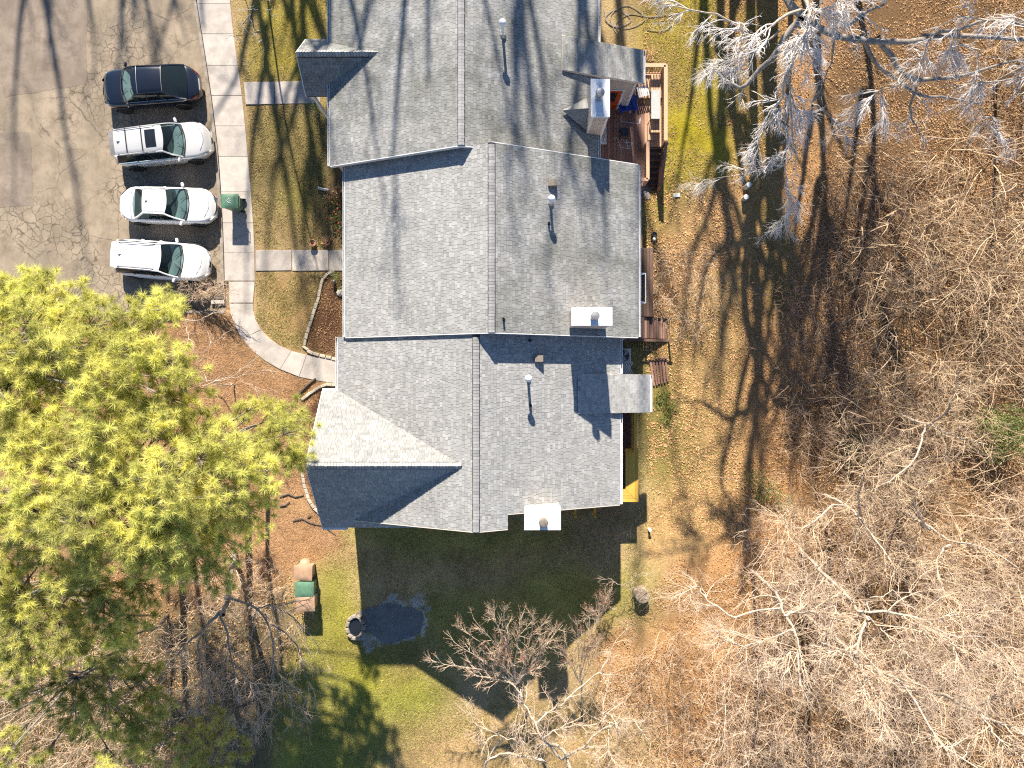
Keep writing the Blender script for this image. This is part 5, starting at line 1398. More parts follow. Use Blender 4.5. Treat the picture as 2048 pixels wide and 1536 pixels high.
# white sprays: separate fine shoots on the upper branches of the same wood
def spray(label, guides, seed, levels, twig='twig_white', bias=(0, -.05, -.03), rad=(.018, .011, .008), ang=(20, 50), bark='bark_white', group='branches over the upper right corner', base=None, plane=(1, 1, .5)):
    return bare_tree(label, guides, seed, bark, twig, levels=levels, bias=bias, rad=rad, ang=ang, group=group, base=base, plane=plane)
bare_tree('tall bare tree with frosty white twigs above the mossy strip', [
    ([(1560, -80, 12), (1600, -10, 12.6), (1612, 40, 12.8), (1600, 90, 12.4), (1578, 130, 12), (1572, 165, 11.6)], .09, .03),
    ([(1600, 20, 12.8), (1560, 50, 13), (1525, 72, 13), (1490, 50, 13.2), (1440, 28, 13.4), (1390, 15, 13.5), (1340, 5, 13.6)], .05, .012),
    ([(1572, 150, 11.8), (1590, 185, 11.4), (1605, 215, 11), (1612, 262, 10.6)], .03, .008),
    ([(1572, 150, 11.8), (1562, 200, 11), (1548, 240, 10.4), (1535, 280, 10), (1526, 318, 9.6)], .035, .01),
    ([(1578, 160, 11.6), (1585, 240, 11), (1583, 290, 10.6), (1572, 318, 10), (1530, 325, 9.6), (1470, 335, 9.2), (1395, 355, 9)], .03, .006),
    ([(1572, 310, 10), (1580, 350, 9.6), (1594, 400, 9), (1595, 428, 8.6), (1560, 465, 8.2)], .024, .006),
    ([(1612, 40, 12.8), (1650, 30, 13), (1690, 10, 13.2)], .03, .01),
    ([(1560, 60, 12.8), (1500, 95, 12.2), (1450, 100, 11.8), (1420, 105, 11.6)], .03, .01),
    ([(1600, 60, 12.6), (1620, 80, 12.2), (1640, 100, 11.8)], .03, .01)],
    102, 'bark_white', 'twig_white', levels=((15, .7, 1.7), (10, .35, .8), (4, .14, .32)), bias=(0, -.12, -.04), rad=(.022, .016, .012), ang=(18, 48), base=(14, 21.5, 0), plane=(1, 1, .5))
bare_tree('bare tree with pale drooping sprays at the right edge of the picture', [
    ([(2200, 100, 10), (2100, 135, 10), (2048, 145, 10), (1990, 155, 10), (1930, 160, 9.8), (1880, 170, 9.4)], .06, .015),
    ([(2100, 40, 11), (2000, 50, 11), (1930, 40, 11), (1880, 60, 10.6), (1850, 90, 10)], .05, .012),
    ([(1905, 65, 10.4), (1920, 100, 10), (1930, 130, 9.6)], .025, .008),
    ([(1860, 75, 10), (1840, 120, 9.4), (1805, 140, 9)], .02, .006),
    ([(1800, 168, 9.6), (1760, 175, 9.4), (1740, 200, 9), (1690, 265, 8.6)], .022, .005),
    ([(1760, 175, 9.4), (1765, 210, 9), (1762, 265, 8.5)], .018, .005),
    ([(1960, 215, 8.6), (1985, 260, 8), (2000, 300, 7.6)], .02, .006),
    ([(1960, 100, 10), (1965, 160, 9.6), (1960, 200, 9)], .018, .006)],
    103, 'bark_white', 'twig_white', levels=((14, .6, 1.5), (9, .3, .7), (3, .12, .28)), bias=(-.06, -.10, -.04), rad=(.02, .015, .011), ang=(18, 50), base=(24, 15, 0), plane=(1, 1, .5))

# ---- trees further north whose shadows streak the car park, lawns and roofs
def upright(label, x, y, h, seed, lean=(0, 0), group='bare trees north of the houses', dens=1.0):
    rng = np.random.default_rng(seed)
    top = (x + lean[0], y + lean[1], h)
    w = [([(x, y, 0), (x + lean[0] * .3 + rng.normal() * .2, y, h * .35), (x + lean[0] * .6 + rng.normal() * .3, y, h * .65), top], (.017 if dens < 1.5 else .011) * h, .09)]
    for i in range(int(6 * dens)):
        t = .25 + .6 * rng.random(); a = rng.random() * 6.28; l = h * (.22 + .25 * rng.random())
        p0 = np.array((x + lean[0] * t, y + lean[1] * t, h * t))
        d = np.array((math.cos(a) * .5, math.sin(a) * .5, .9))
        w.append(([tuple(p0), tuple(p0 + d * l * .5 + rng.normal(size=3) * .3), tuple(p0 + d * l + rng.normal(size=3) * .5)], .010 * h, .035))
    return bare_tree(label, [], seed, 'bark', 'twig_tan', levels=((6, 1.2, 2.6), (4, .6, 1.3)) if dens < 1.5 else ((4, 1.0, 2.4), (4, .6, 1.3)), world=w, group=group, rad=(.04, .02), bias=(0, 0, .12), wob=.15)
north = [(-26.0, 44, 18), (-22.8, 46, 17), (-20.2, 45, 17.5), (-17.2, 43, 16), (-14.2, 36, 16.5), (-12.6, 38, 20), (-11.2, 35, 18), (-10.0, 38, 21), (-8.8, 34, 18), (-4.6, 36, 22), (-0.6, 38, 24), (1.8, 35, 24), (3.9, 37, 26), (8.4, 31, 18), (9.8, 29, 16.5), (10.9, 32, 19),
         (11.2, 21.6, 16), (12.7, 22.5, 17), (13.9, 21.8, 16), (15.0, 22.4, 16.5), (16.4, 22.8, 16)]
names_n = ['far left of the row', 'second from the left', 'third from the left over the car park', 'over the pavement corner', 'west of the lawn strip', 'over the pavement', 'close to the porch lawn', 'behind the porch lawn', 'nearest the porch', 'behind the left roof slope', 'behind the north ridge', 'right of the north ridge', 'behind the right roof slope',
           'by the mossy strip', 'on the mossy strip', 'behind the mossy strip', 'first at the wood edge', 'second at the wood edge', 'third at the wood edge', 'fourth at the wood edge', 'last at the wood edge']
PROTO = {}
for i, (x, y, h) in enumerate(north):
    lb = 'bare upright tree north of the houses, ' + names_n[i]
    key = ('edge' if i >= 16 else 'far') + str(i % 2 if i >= 16 else i % 4)
    if key not in PROTO:
        PROTO[key] = (upright(lb, x, y, h, 300 + i, (rnd.uniform(-1.2, 1.2), rnd.uniform(-.4, .4)), dens=1.0 if i < 16 else 1.6), h)
        continue
    src, h0 = PROTO[key]
    t = src.copy(); COL.objects.link(t); t.location = (x, y, float(zg(x, y))); t.scale = (rnd.choice((-1, 1)) * .95, 1, h / h0); t['label'] = lb
    for c_ in list(src.children):
        q = c_.copy(); COL.objects.link(q); q.parent = t
# small branch hanging over the lawn at the top left
bare_tree('thin bare branches over the lawn left of the north porch', [
    ([(500, -30, 7), (512, 30, 6.5), (520, 62, 6), (535, 75, 5.6), (530, 100, 5)], .03, .008),
    ([(540, -30, 7), (545, 10, 6.6), (555, 40, 6.2)], .02, .006), ([(520, 62, 6), (490, 60, 6), (458, 68, 5.8)], .02, .006), ([(470, -20, 7), (492, 10, 6.6), (480, 40, 6.3)], .02, .006),
    ([(535, 75, 5.6), (510, 115, 5), (495, 130, 4.8)], .012, .004)],
    140, 'bark_dark', 'twig_white', levels=((5, .4, .9), (3, .2, .4)), base=(-12.3, 20, 0), rad=(.012, .008))

# ---- lower right wood: pale-barked trees
bare_tree('bare white-barked tree with long crooked limbs in the lower right wood', [
    ([(1500, 1140, .8), (1530, 1170, 3), (1560, 1205, 6), (1572, 1232, 8.5), (1590, 1262, 9.2), (1600, 1292, 9.8), (1606, 1340, 10.4), (1609, 1385, 10.8)], .13, .04),
    ([(1572, 1232, 8.5), (1620, 1228, 9), (1660, 1225, 9.4)], .08, .03),
    ([(1600, 1292, 9.8), (1570, 1305, 10), (1545, 1315, 10.2)], .05, .015), ([(1590, 1262, 9.2), (1540, 1275, 9.4), (1480, 1285, 9.6), (1410, 1255, 9.6)], .04, .01),
    ([(1470, 1235, 7), (1430, 1205, 6.6), (1408, 1182, 6.2), (1400, 1169, 6), (1350, 1183, 5.6)], .05, .012)],
    201, 'bark_white', 'twig_pink', rs=.7, levels=((14, 1.2, 2.6), (8, .6, 1.2), (4, .25, .5)), rad=(.02, .011, .008), ang=(25, 70), wob=.22, bias=(0, 0, .03), base=(11.8, -9.0, 0))
bare_tree('bare pale tree with a limb running right through the lower right wood', [
    ([(1600, 1100, .8), (1650, 1150, 4), (1700, 1205, 7.5), (1730, 1232, 9)], .12, .08),
    ([(1715, 1222, 8.6), (1760, 1220, 9), (1800, 1226, 9.2), (1830, 1236, 9.4), (1880, 1262, 9.6), (1925, 1276, 9.8), (1965, 1275, 10), (2000, 1302, 10.2), (2030, 1340, 10.4)], .075, .025),
    ([(1730, 1232, 9), (1775, 1265, 9.2), (1805, 1285, 9.4), (1830, 1316, 9.6)], .045, .015),
    ([(1735, 1240, 9), (1722, 1275, 9.4), (1708, 1298, 9.6), (1690, 1302, 9.6), (1660, 1290, 9.8), (1632, 1275, 10)], .08, .03),
    ([(1830, 1238, 9.4), (1890, 1230, 9.8), (1950, 1222, 10), (2010, 1215, 10.4)], .03, .01), ([(1740, 1195, 8.6), (1790, 1190, 8.8), (1840, 1195, 9)], .03, .01),
    ([(1900, 1270, 9.7), (1930, 1300, 10), (1945, 1330, 10.2)], .035, .012)],
    202, 'bark_white', 'twig_pink', rs=.7, levels=((14, 1.2, 2.6), (8, .6, 1.2), (4, .25, .5)), rad=(.02, .011, .008), ang=(25, 70), wob=.22, bias=(0, 0, .03), base=(14, -8, 0))
bare_tree('bare tree with three pale stems fanning to the bottom right corner', [
    ([(1590, 1210, .8), (1650, 1260, 4), (1700, 1305, 7), (1725, 1340, 8.6)], .11, .07),
    ([(1708, 1312, 7.8), (1730, 1350, 9), (1752, 1392, 9.6), (1772, 1412, 10)], .075, .03), ([(1706, 1315, 7.8), (1718, 1360, 9), (1735, 1400, 9.8)], .06, .02),
    ([(1725, 1330, 8.4), (1770, 1345, 9), (1800, 1362, 9.4), (1828, 1392, 9.6), (1855, 1440, 10), (1872, 1485, 10.4), (1900, 1510, 10.6), (1945, 1540, 11)], .085, .035),
    ([(1770, 1345, 9), (1830, 1338, 9.4), (1880, 1345, 9.8), (1940, 1380, 10)], .035, .012),
    ([(1620, 1290, 7), (1640, 1340, 8), (1630, 1380, 8.6)], .03, .01)],
    203, 'bark_white', 'twig_pink', rs=.7, levels=((14, 1.2, 2.6), (8, .6, 1.2), (4, .25, .5)), rad=(.02, .011, .008), ang=(25, 70), wob=.22, bias=(0, 0, .03), base=(14.5, -11.5, 0))
bare_tree('bare tree whose pale limb cuts across the bottom right corner', [
    ([(1780, 1330, .8), (1840, 1375, 4), (1900, 1405, 7), (1960, 1430, 9)], .12, .08), ([(1960, 1430, 9), (2010, 1455, 9.8), (2060, 1490, 10.2), (2120, 1530, 10.6)], .09, .05),
    ([(1960, 1430, 9), (1990, 1470, 9.8), (2040, 1540, 10.4)], .05, .02), ([(1940, 1420, 8.6), (1990, 1390, 9), (2048, 1370, 9.6)], .05, .02)],
    204, 'bark_white', 'twig_pink', rs=.7, levels=((15, 1.0, 2.2), (8, .6, 1.1), (4, .25, .5)), rad=(.02, .011, .008), ang=(25, 70), wob=.22, bias=(0, 0, .03), base=(18.5, -14, 0))
for i, (bx, by, gs, lb) in enumerate((
    (15, -5.5, [([(1650, 990, .8), (1690, 1010, 3), (1720, 1030, 5), (1760, 1085, 6.5), (1800, 1140, 7.5)], 'a'), ([(1700, 1015, 3.6), (1660, 1020, 5), (1600, 1060, 6), (1560, 1040, 6.5)], 'b'), ([(1720, 1030, 5), (1730, 980, 6), (1760, 930, 6.8)], 'c')], 'bare bushy tree above the white-barked limbs'),
    (19, -6.5, [([(1800, 1020, .8), (1850, 1050, 4), (1900, 1090, 6), (1960, 1100, 7.5), (2040, 1140, 8)], 'a'), ([(1860, 1060, 4.4), (1850, 1010, 6), (1890, 960, 7)], 'b'), ([(1900, 1090, 6), (1880, 1150, 7), (1900, 1200, 7.6)], 'c')], 'bare bushy tree near the right edge below the ivy'),
    (19, -1, [([(1800, 830, .8), (1850, 850, 4), (1900, 870, 6), (1960, 880, 7)], 'a'), ([(1850, 850, 4), (1840, 900, 5.4), (1800, 960, 6), (1730, 990, 6.4)], 'b'), ([(1860, 850, 4.4), (1900, 800, 6), (1930, 740, 7)], 'c')], 'bare pale-caned tree beside the ivy at the right edge'))):
    bare_tree(lb, [(g, .09 if k == 'a' else .05, .015) for g, k in gs], 210 + i, 'bark_white', 'twig_tan', levels=((14, 1.0, 2.2), (8, .5, 1.1), (3, .2, .45)), rad=(.02, .012, .009), ang=(25, 70), wob=.25, base=(bx, by, 0))

# ---- bottom centre: pale tree and the budding crape myrtle
bare_tree('pale bare tree with forked limbs at the bottom edge of the picture', [
    ([(1075, 1490, .5), (1095, 1500, 3), (1115, 1512, 5), (1130, 1560, 6.5)], .12, .09),
    ([(1124, 1518, 5.4), (1100, 1494, 5.8), (1083, 1475, 6), (1066, 1448, 6), (1050, 1420, 5.8), (1038, 1400, 5.6), (1035, 1375, 5.4)], .085, .035),
    ([(1124, 1518, 5.4), (1150, 1500, 6), (1180, 1480, 6.4), (1205, 1458, 6.6), (1240, 1448, 6.8), (1290, 1445, 7)], .075, .02),
    ([(1083, 1478, 6), (1110, 1468, 6.4), (1150, 1462, 6.6), (1200, 1458, 6.8)], .05, .02),
    ([(1130, 1400, 5.5), (1155, 1375, 5.5), (1185, 1340, 5.5), (1205, 1310, 5.4), (1215, 1285, 5.4), (1240, 1255, 5.2)], .05, .008),
    ([(1066, 1448, 6), (1100, 1420, 5.8), (1130, 1400, 5.6)], .05, .04),
    ([(968, 1536, 5), (975, 1518, 5.2), (1010, 1508, 5.2), (1055, 1514, 5.2), (1085, 1522, 5.4)], .05, .06),
    ([(1015, 1480, 5.6), (980, 1462, 5.6), (940, 1440, 5.4), (905, 1400, 5)], .03, .006), ([(1035, 1375, 5.4), (1025, 1440, 5.6), (1026, 1500, 5.8)], .025, .01), ([(1040, 1400, 5.6), (1048, 1450, 5.8), (1044, 1500, 6)], .025, .01),
    ([(1215, 1455, 6.6), (1222, 1490, 7), (1238, 1520, 7.2)], .03, .01), ([(1205, 1455, 6.6), (1215, 1425, 6.6), (1245, 1440, 6.8)], .03, .01)],
    220, 'bark_white', 'twig_pink', rs=.75, levels=((9, .7, 1.6), (7, .35, .8), (3, .2, .35)), rad=(.016, .009, .007), ang=(25, 65), base=(1, -15.7, 0))
cm = [([(1060, 1420, .3), (1045, 1405, 1.4), (1036, 1385, 2.4), (1034, 1360, 3)], .07, .06)]
for tx, ty, tz in ((865, 1320, 4.0), (905, 1290, 4.4), (915, 1262, 4.6), (950, 1240, 4.8), (985, 1215, 4.9), (1010, 1225, 5.0), (1040, 1230, 5), (1065, 1220, 4.8), (1085, 1245, 4.6), (1110, 1260, 4.4), (1135, 1255, 4), (1000, 1290, 4.6), (960, 1310, 4.2), (1050, 1290, 4.6), (930, 1350, 3.8), (1085, 1330, 4)):
    mx = lerp(1034, tx, .45) + rnd.uniform(-14, 14); my = lerp(1360, ty, .45) + rnd.uniform(-4, 14)
    cm.append(([(1034, 1368, 2.9), (mx, my, 3.7), (tx, ty, tz)], .035, .010))
def myrtle(label, guides, seed, base, trunks=1):
    rng = np.random.default_rng(seed)
    A, R = limbs_px(guides); A = jitter(A, rng, .08)
    o = empty('budding_shrub', label, 'shrub', (base[0], base[1], float(zg(base[0], base[1]))))
    put('trunk', [tubes(A, R, 6)], 'bark_white', o)
    B1 = spawn(A[trunks:], R[trunks:], 15, (.6, 1.3), (15, 55), 6, rng, r0=.014, wob=.12, bias=(0, .10, .10), t0=.3)
    B2 = spawn(*B1, 9, (.25, .55), (20, 50), 4, rng, r0=.010, wob=.1, bias=(0, .12, .12), t0=.3)
    put('crown', [tubes(*B1, 4), tubes(*B2, 3)], 'twig_pink', o)
    tips = B2[0][:, -1]; tips = tips[rng.random(len(tips)) < .2]
    d = nrm(rng.normal(size=tips.shape)) * .03
    Pn = np.stack([tips - d, tips, tips + d], 1); RR = np.tile([[.004, .022, .004]], (len(tips), 1))
    q = put('seed_heads', [tubes(Pn, RR, 3)], 'twig_rust', o); tag(q, kind='stuff')
MT['twig_rust'] = mat('rusty_seed_heads', (.40, .15, .09), (.26, .11, .07), 6, rough=.9, tone=False)
myrtle('dense fan-shaped bare shrub with reddish seed heads in the house shadow', cm, 230, (.3, -14.8, 0))
cm2 = [([(1165, 1420, .8), (1162, 1390, 1.8), (1160, 1360, 2.6)], .04, .03)]
for tx, ty in ((1130, 1265), (1150, 1250), (1170, 1262), (1185, 1250), (1120, 1290), (1195, 1270)):
    cm2.append(([(1160, 1365, 2.5), (lerp(1160, tx, .5), lerp(1360, ty, .5) + 6, 3.1), (tx, ty, 3.8)], .022, .008))
myrtle('narrow bare shrub right of the fan-shaped shrub', cm2, 231, (3.4, -16, 0))
cm3 = [([(1195, 1250, .9), (1198, 1240, 1.4)], .02, .018)]
for tx, ty in ((1190, 1215), (1208, 1195), (1218, 1192), (1172, 1228)): cm3.append(([(1197, 1243, 1.3), (lerp(1197, tx, .5), lerp(1243, ty, .5), 1.8), (tx, ty, 2.3)], .014, .006))
myrtle('small twiggy shrub on the diagonal edge of the house shadow', cm3, 232, (4.2, -11.6, 0))
bare_tree('low bare sapling beside the log stump', [([(1262, 1195, .9), (1258, 1180, 1.6), (1250, 1168, 2)], .02, .012), ([(1250, 1168, 2), (1225, 1155, 2.3), (1200, 1145, 2.5)], .012, .004), ([(1250, 1168, 2), (1270, 1150, 2.4), (1310, 1130, 2.6)], .012, .004), ([(1258, 1180, 1.6), (1300, 1178, 2.2), (1345, 1183, 2.6)], .012, .005)],
    233, 'bark_white', 'twig_pink', levels=((6, .4, .8), (4, .2, .4)), rad=(.008, .006), name='sapling')

# ---- lower left: grey bare tree in front of the pines
bare_tree('grey bare tree with reddish twigs spreading over the bins at the lower left', [
    ([(470, 1105, .1), (460, 1150, 2.6), (450, 1195, 4.8), (441, 1222, 6)], .13, .09),
    ([(441, 1222, 6), (415, 1255, 6.6), (392, 1280, 7), (365, 1303, 7.4), (330, 1330, 7.8)], .07, .015), ([(400, 1275, 6.9), (394, 1320, 7.4), (397, 1360, 7.8), (390, 1410, 8.2)], .045, .012),
    ([(450, 1195, 4.8), (482, 1205, 5.4), (513, 1217, 5.8), (545, 1250, 6.2), (553, 1300, 6.6), (553, 1352, 7), (547, 1421, 7.4), (520, 1470, 7.6)], .06, .010),
    ([(513, 1217, 5.8), (550, 1210, 6), (590, 1200, 6.2), (632, 1195, 6.4)], .035, .008), ([(545, 1215, 5.9), (590, 1240, 6.2), (625, 1270, 6.5), (655, 1320, 6.8), (668, 1345, 7)], .03, .005),
    ([(441, 1222, 6), (455, 1270, 6.6), (470, 1330, 7.2), (478, 1400, 7.8), (470, 1460, 8)], .05, .010), ([(545, 1250, 6.2), (590, 1300, 6.6), (610, 1370, 7), (605, 1430, 7.2)], .035, .007),
    ([(553, 1340, 7), (580, 1390, 7.4), (590, 1440, 7.6)], .025, .006), ([(470, 1330, 7.2), (510, 1370, 7.6), (530, 1420, 7.9)], .025, .006)],
    240, 'bark', 'twig_pink', levels=((11, .7, 1.6), (6, .35, .75), (2, .15, .3)), rad=(.018, .011, .008), ang=(20, 60), bias=(.02, -.08, .0), base=(-13.8, -8.4, 0))
bare_tree('bare sapling with long shoots leaning over the pine straw by the curved path', [
    ([(470, 770, .1), (440, 768, 1.5), (405, 772, 2.6)], .03, .02), ([(405, 772, 2.6), (430, 762, 2.8), (470, 745, 3), (510, 715, 3.1), (545, 680, 3.2)], .022, .005), ([(430, 762, 2.8), (480, 752, 3), (530, 742, 3.1), (565, 745, 3.2)], .016, .004),
    ([(395, 735, 2.4), (410, 700, 2.6), (440, 675, 2.8), (480, 650, 3)], .018, .004), ([(480, 752, 3), (515, 770, 3), (555, 775, 3)], .012, .004), ([(370, 640, 2.4), (372, 690, 2.6), (380, 720, 2.7)], .02, .01), ([(400, 640, 3), (430, 610, 3.2), (455, 590, 3.3)], .014, .005)],
    241, 'bark_white', 'twig_pink', levels=((8, .4, 1.0), (4, .2, .45)), rad=(.010, .007), ang=(20, 55), bias=(.04, 0, .02), base=(-14, 0, 0), name='sapling')
g = []
for i in range(26):
    a = rnd.uniform(-2.6, 2.9); r_ = rnd.uniform(40, 95)
    g.append(([(395 + rnd.uniform(-25, 30), 600 + rnd.uniform(-10, 8), .3), (395 + math.cos(a) * r_ * .5 + rnd.uniform(-8, 8), 592 - abs(math.sin(a)) * r_ * .25, 1.1), (395 + math.cos(a) * r_, 585 - abs(math.sin(a)) * r_ * .45 + rnd.uniform(-8, 12), 1.6)], .014, .006))
bare_tree('tangled bare bush leaning over the white hatchback bonnet', g, 242, 'twig_tan', 'twig_pink', levels=((7, .35, .8), (4, .15, .35)), rad=(.010, .007), ang=(25, 70), wob=.25, base=(-15.5, 4.2, 0), cat='bush', name='bare_bush')

# ---------------------------------------------------------------- pines
def tuft_arrays(C, D, rng, needles=70, L=.27, w=.0072):
    """needle bursts at C facing D -> triangles"""
    K = len(C); M_ = needles
    d = nrm(rng.normal(size=(K, M_, 3)) * np.array((1, 1, .85)) + D[:, None, :] * .5)
    l = L * (.65 + .5 * rng.random((K, M_, 1))) * (.8 + .45 * rng.random((K, 1, 1)))
    o = C[:, None, :] + D[:, None, :] * (rng.random((K, M_, 1)) - .5) * .16
    tip = o + d * l; tip[..., 2] -= .02
    s = nrm(np.cross(d, rng.normal(size=d.shape))) * w
    V = np.stack([o - s, o + s, tip], 2).reshape(-1, 3)
    F = np.arange(len(V)).reshape(-1, 3)
    return V, F
def pine(label, base, lobes, seed, h, needles=100, trunk_r=.2, toneb=1.0):
    """lobes: (px,py,z,r)"""
    rng = np.random.default_rng(seed)
    o = empty('pine_tree', label, 'tree', (base[0], base[1], float(zg(*base))), group='pines at the left')
    z0 = float(zg(*base))
    tr = np.array([[base[0] + .15 * math.sin(k * .9), base[1] + .12 * math.cos(k * 1.3), z0 - .1 + (h - z0) * k / 13] for k in range(14)])[None]
    limbs = []; LR = []; C = []; D = []; T = []
    for (px, py, z, r) in lobes:
        c = np.array(P(px, py, z))
        zz = max(2.5, z - .35 * math.hypot(c[0] - base[0], c[1] - base[1]) - .3); k = min(zz, h - .3)
        p0 = np.array((np.interp(k, tr[0, :, 2], tr[0, :, 0]), np.interp(k, tr[0, :, 2], tr[0, :, 1]), k))
        mid = p0 * .45 + c * .55 + np.array((rng.normal() * .2, rng.normal() * .2, -.15))
        limbs.append(resample([p0, mid, c - np.array((0, 0, r * .45))], 14)); LR.append(np.linspace(.05, .018, 14))
        n = int(12 * (r / .7) ** 2 * (.7 + .6 * rng.random())) + 5
        u = nrm(rng.normal(size=(n, 3))); u[:, 2] = np.abs(u[:, 2]) * .75 - .12
        rad = r * (.35 + .65 * rng.random(n) ** .5)
        pts = c + u * rad[:, None] * np.array((1, 1, .7))
        C.append(pts); D.append(nrm(u * .7 + np.array((0, 0, .8)))); T.append(np.full(n, (.72 + .45 * rng.random()) * toneb) + rng.normal(0, .10, n))
    put('trunk', [tubes(tr, np.linspace(trunk_r, .06, 14)[None], 10)], 'bark_dark', o)
    LA = np.array(limbs); LRr = np.array(LR)
    # a twig from each limb to every tuft
    tw = []
    for i, pts in enumerate(C):
        e = np.repeat(LA[i][None, -3], len(pts), 0); m_ = (e + pts) / 2 + rng.normal(size=pts.shape) * .06
        tw.append(np.stack([e, m_, pts], 1))
    tw = np.concatenate(tw)
    put('branches', [tubes(LA, LRr, 5), tubes(tw, np.tile([[.014, .011, .008]], (len(tw), 1)), 3)], 'bark', o)
    C = np.concatenate(C); D = np.concatenate(D); T = np.concatenate(T)
    V, F = tuft_arrays(C, D, rng, needles)
    V = V - np.array(o.location)
    cr = link('crown', npmesh('crown', V, F, tone=np.repeat(T, needles) * (.9 + .2 * rng.random(len(F)))), MT['needle'], o)
    return o
def scatter_lobes(poly, zf, step, seed, r=(.55, .95), holes=(), layers=1, keep=1.0):
    rng = np.random.default_rng(seed); out = []
    xs = [p[0] for p in poly]; ys_ = [p[1] for p in poly]
    for l in range(layers):
        y = min(ys_)
        while y < max(ys_):
            x = min(xs)
            while x < max(xs):
                a = x + rng.normal() * step * .32; b_ = y + rng.normal() * step * .32
                if inpoly(np.array(a), np.array(b_), poly) and not any((a - hx) ** 2 + (b_ - hy) ** 2 < hr * hr for hx, hy, hr in holes) and rng.random() < keep:
                    out.append((a, b_, zf(a, b_) - l * 1.6 + rng.normal() * .45, rng.uniform(*r)))
                x += step
            y += step * .87
    return out
dome = lambda cx, cy, rx, ry, zt, zl: (lambda a, b_: zl + (zt - zl) * max(0, 1 - ((a - cx) / rx) ** 2 - ((b_ - cy) / ry) ** 2))
holes = [(170, 640, 26), (412, 800, 34), (150, 835, 22), (250, 735, 20), (185, 900, 16), (370, 905, 12)]
PA = [(-80, 575), (50, 560), (140, 560), (200, 585), (250, 612), (300, 600), (345, 590), (350, 660), (362, 720), (392, 770), (395, 830), (300, 850), (150, 840), (-80, 850)]
PB = [(-80, 840), (150, 830), (300, 830), (400, 820), (430, 860), (470, 875), (505, 900), (550, 930), (530, 990), (515, 1060), (500, 1130), (465, 1175), (400, 1150), (330, 1170), (250, 1140), (120, 1090), (-80, 1040)]
PC = [(-80, 1040), (120, 1090), (250, 1130), (330, 1170), (320, 1230), (270, 1290), (170, 1330), (60, 1340), (-80, 1330)]
PD = [(478, 812), (515, 792), (575, 795), (602, 830), (618, 880), (600, 925), (550, 945), (500, 915), (478, 870)]
PE = [(-80, 1290), (60, 1320), (200, 1310), (290, 1330), (380, 1420), (460, 1440), (480, 1560), (-80, 1560)]
pine('tall bright pine overhanging the end of the car park', (-16.6, 1.0), scatter_lobes(PA, dome(100, 720, 420, 300, 14, 9.5), 46, 401, holes=holes) + scatter_lobes(PA, dome(100, 720, 420, 300, 11, 7), 70, 411, holes=holes, r=(.5, .8)), 421, 14.2)
pine('broad yellow-green pine in the middle of the left edge', (-13.6, -3.6), scatter_lobes(PB, dome(200, 980, 520, 320, 14.5, 8.6), 46, 402, holes=holes) + scatter_lobes(PB, dome(200, 980, 520, 320, 11, 6), 70, 412, holes=holes, r=(.5, .8)), 422, 15)
pine('darker pine below the broad one at the left edge', (-16.8, -7.4), scatter_lobes(PC, dome(60, 1150, 420, 320, 12.5, 8), 50, 403, holes=holes) + scatter_lobes(PC, dome(60, 1150, 420, 320, 9, 6), 75, 413, r=(.5, .8)), 423, 13, toneb=.92)
pine('small dense pine touching the left gable of the south house', (-12.5, -3.3), scatter_lobes(PD, dome(550, 865, 130, 130, 10.8, 9.4), 38, 404, r=(.42, .7)) + scatter_lobes(PD, dome(550, 865, 130, 130, 9.2, 8.2), 50, 414, r=(.45, .7)), 424, 9.6, trunk_r=.13, toneb=.86)
pine('thin shaded pine in the bottom left corner', (-17.2, -11.6), scatter_lobes(PE, dome(60, 1450, 500, 300, 9, 6), 52, 405, keep=.75), 425, 7.4, toneb=.8, trunk_r=.08)
pine('young pine left of the lawn at the bottom', (-12.9, -15.4), scatter_lobes([(180, 1400), (330, 1420), (480, 1440), (500, 1560), (180, 1560)], lambda a, b_: 5.5, 56, 406, keep=.7), 426, 5.6, toneb=.75, trunk_r=.06)
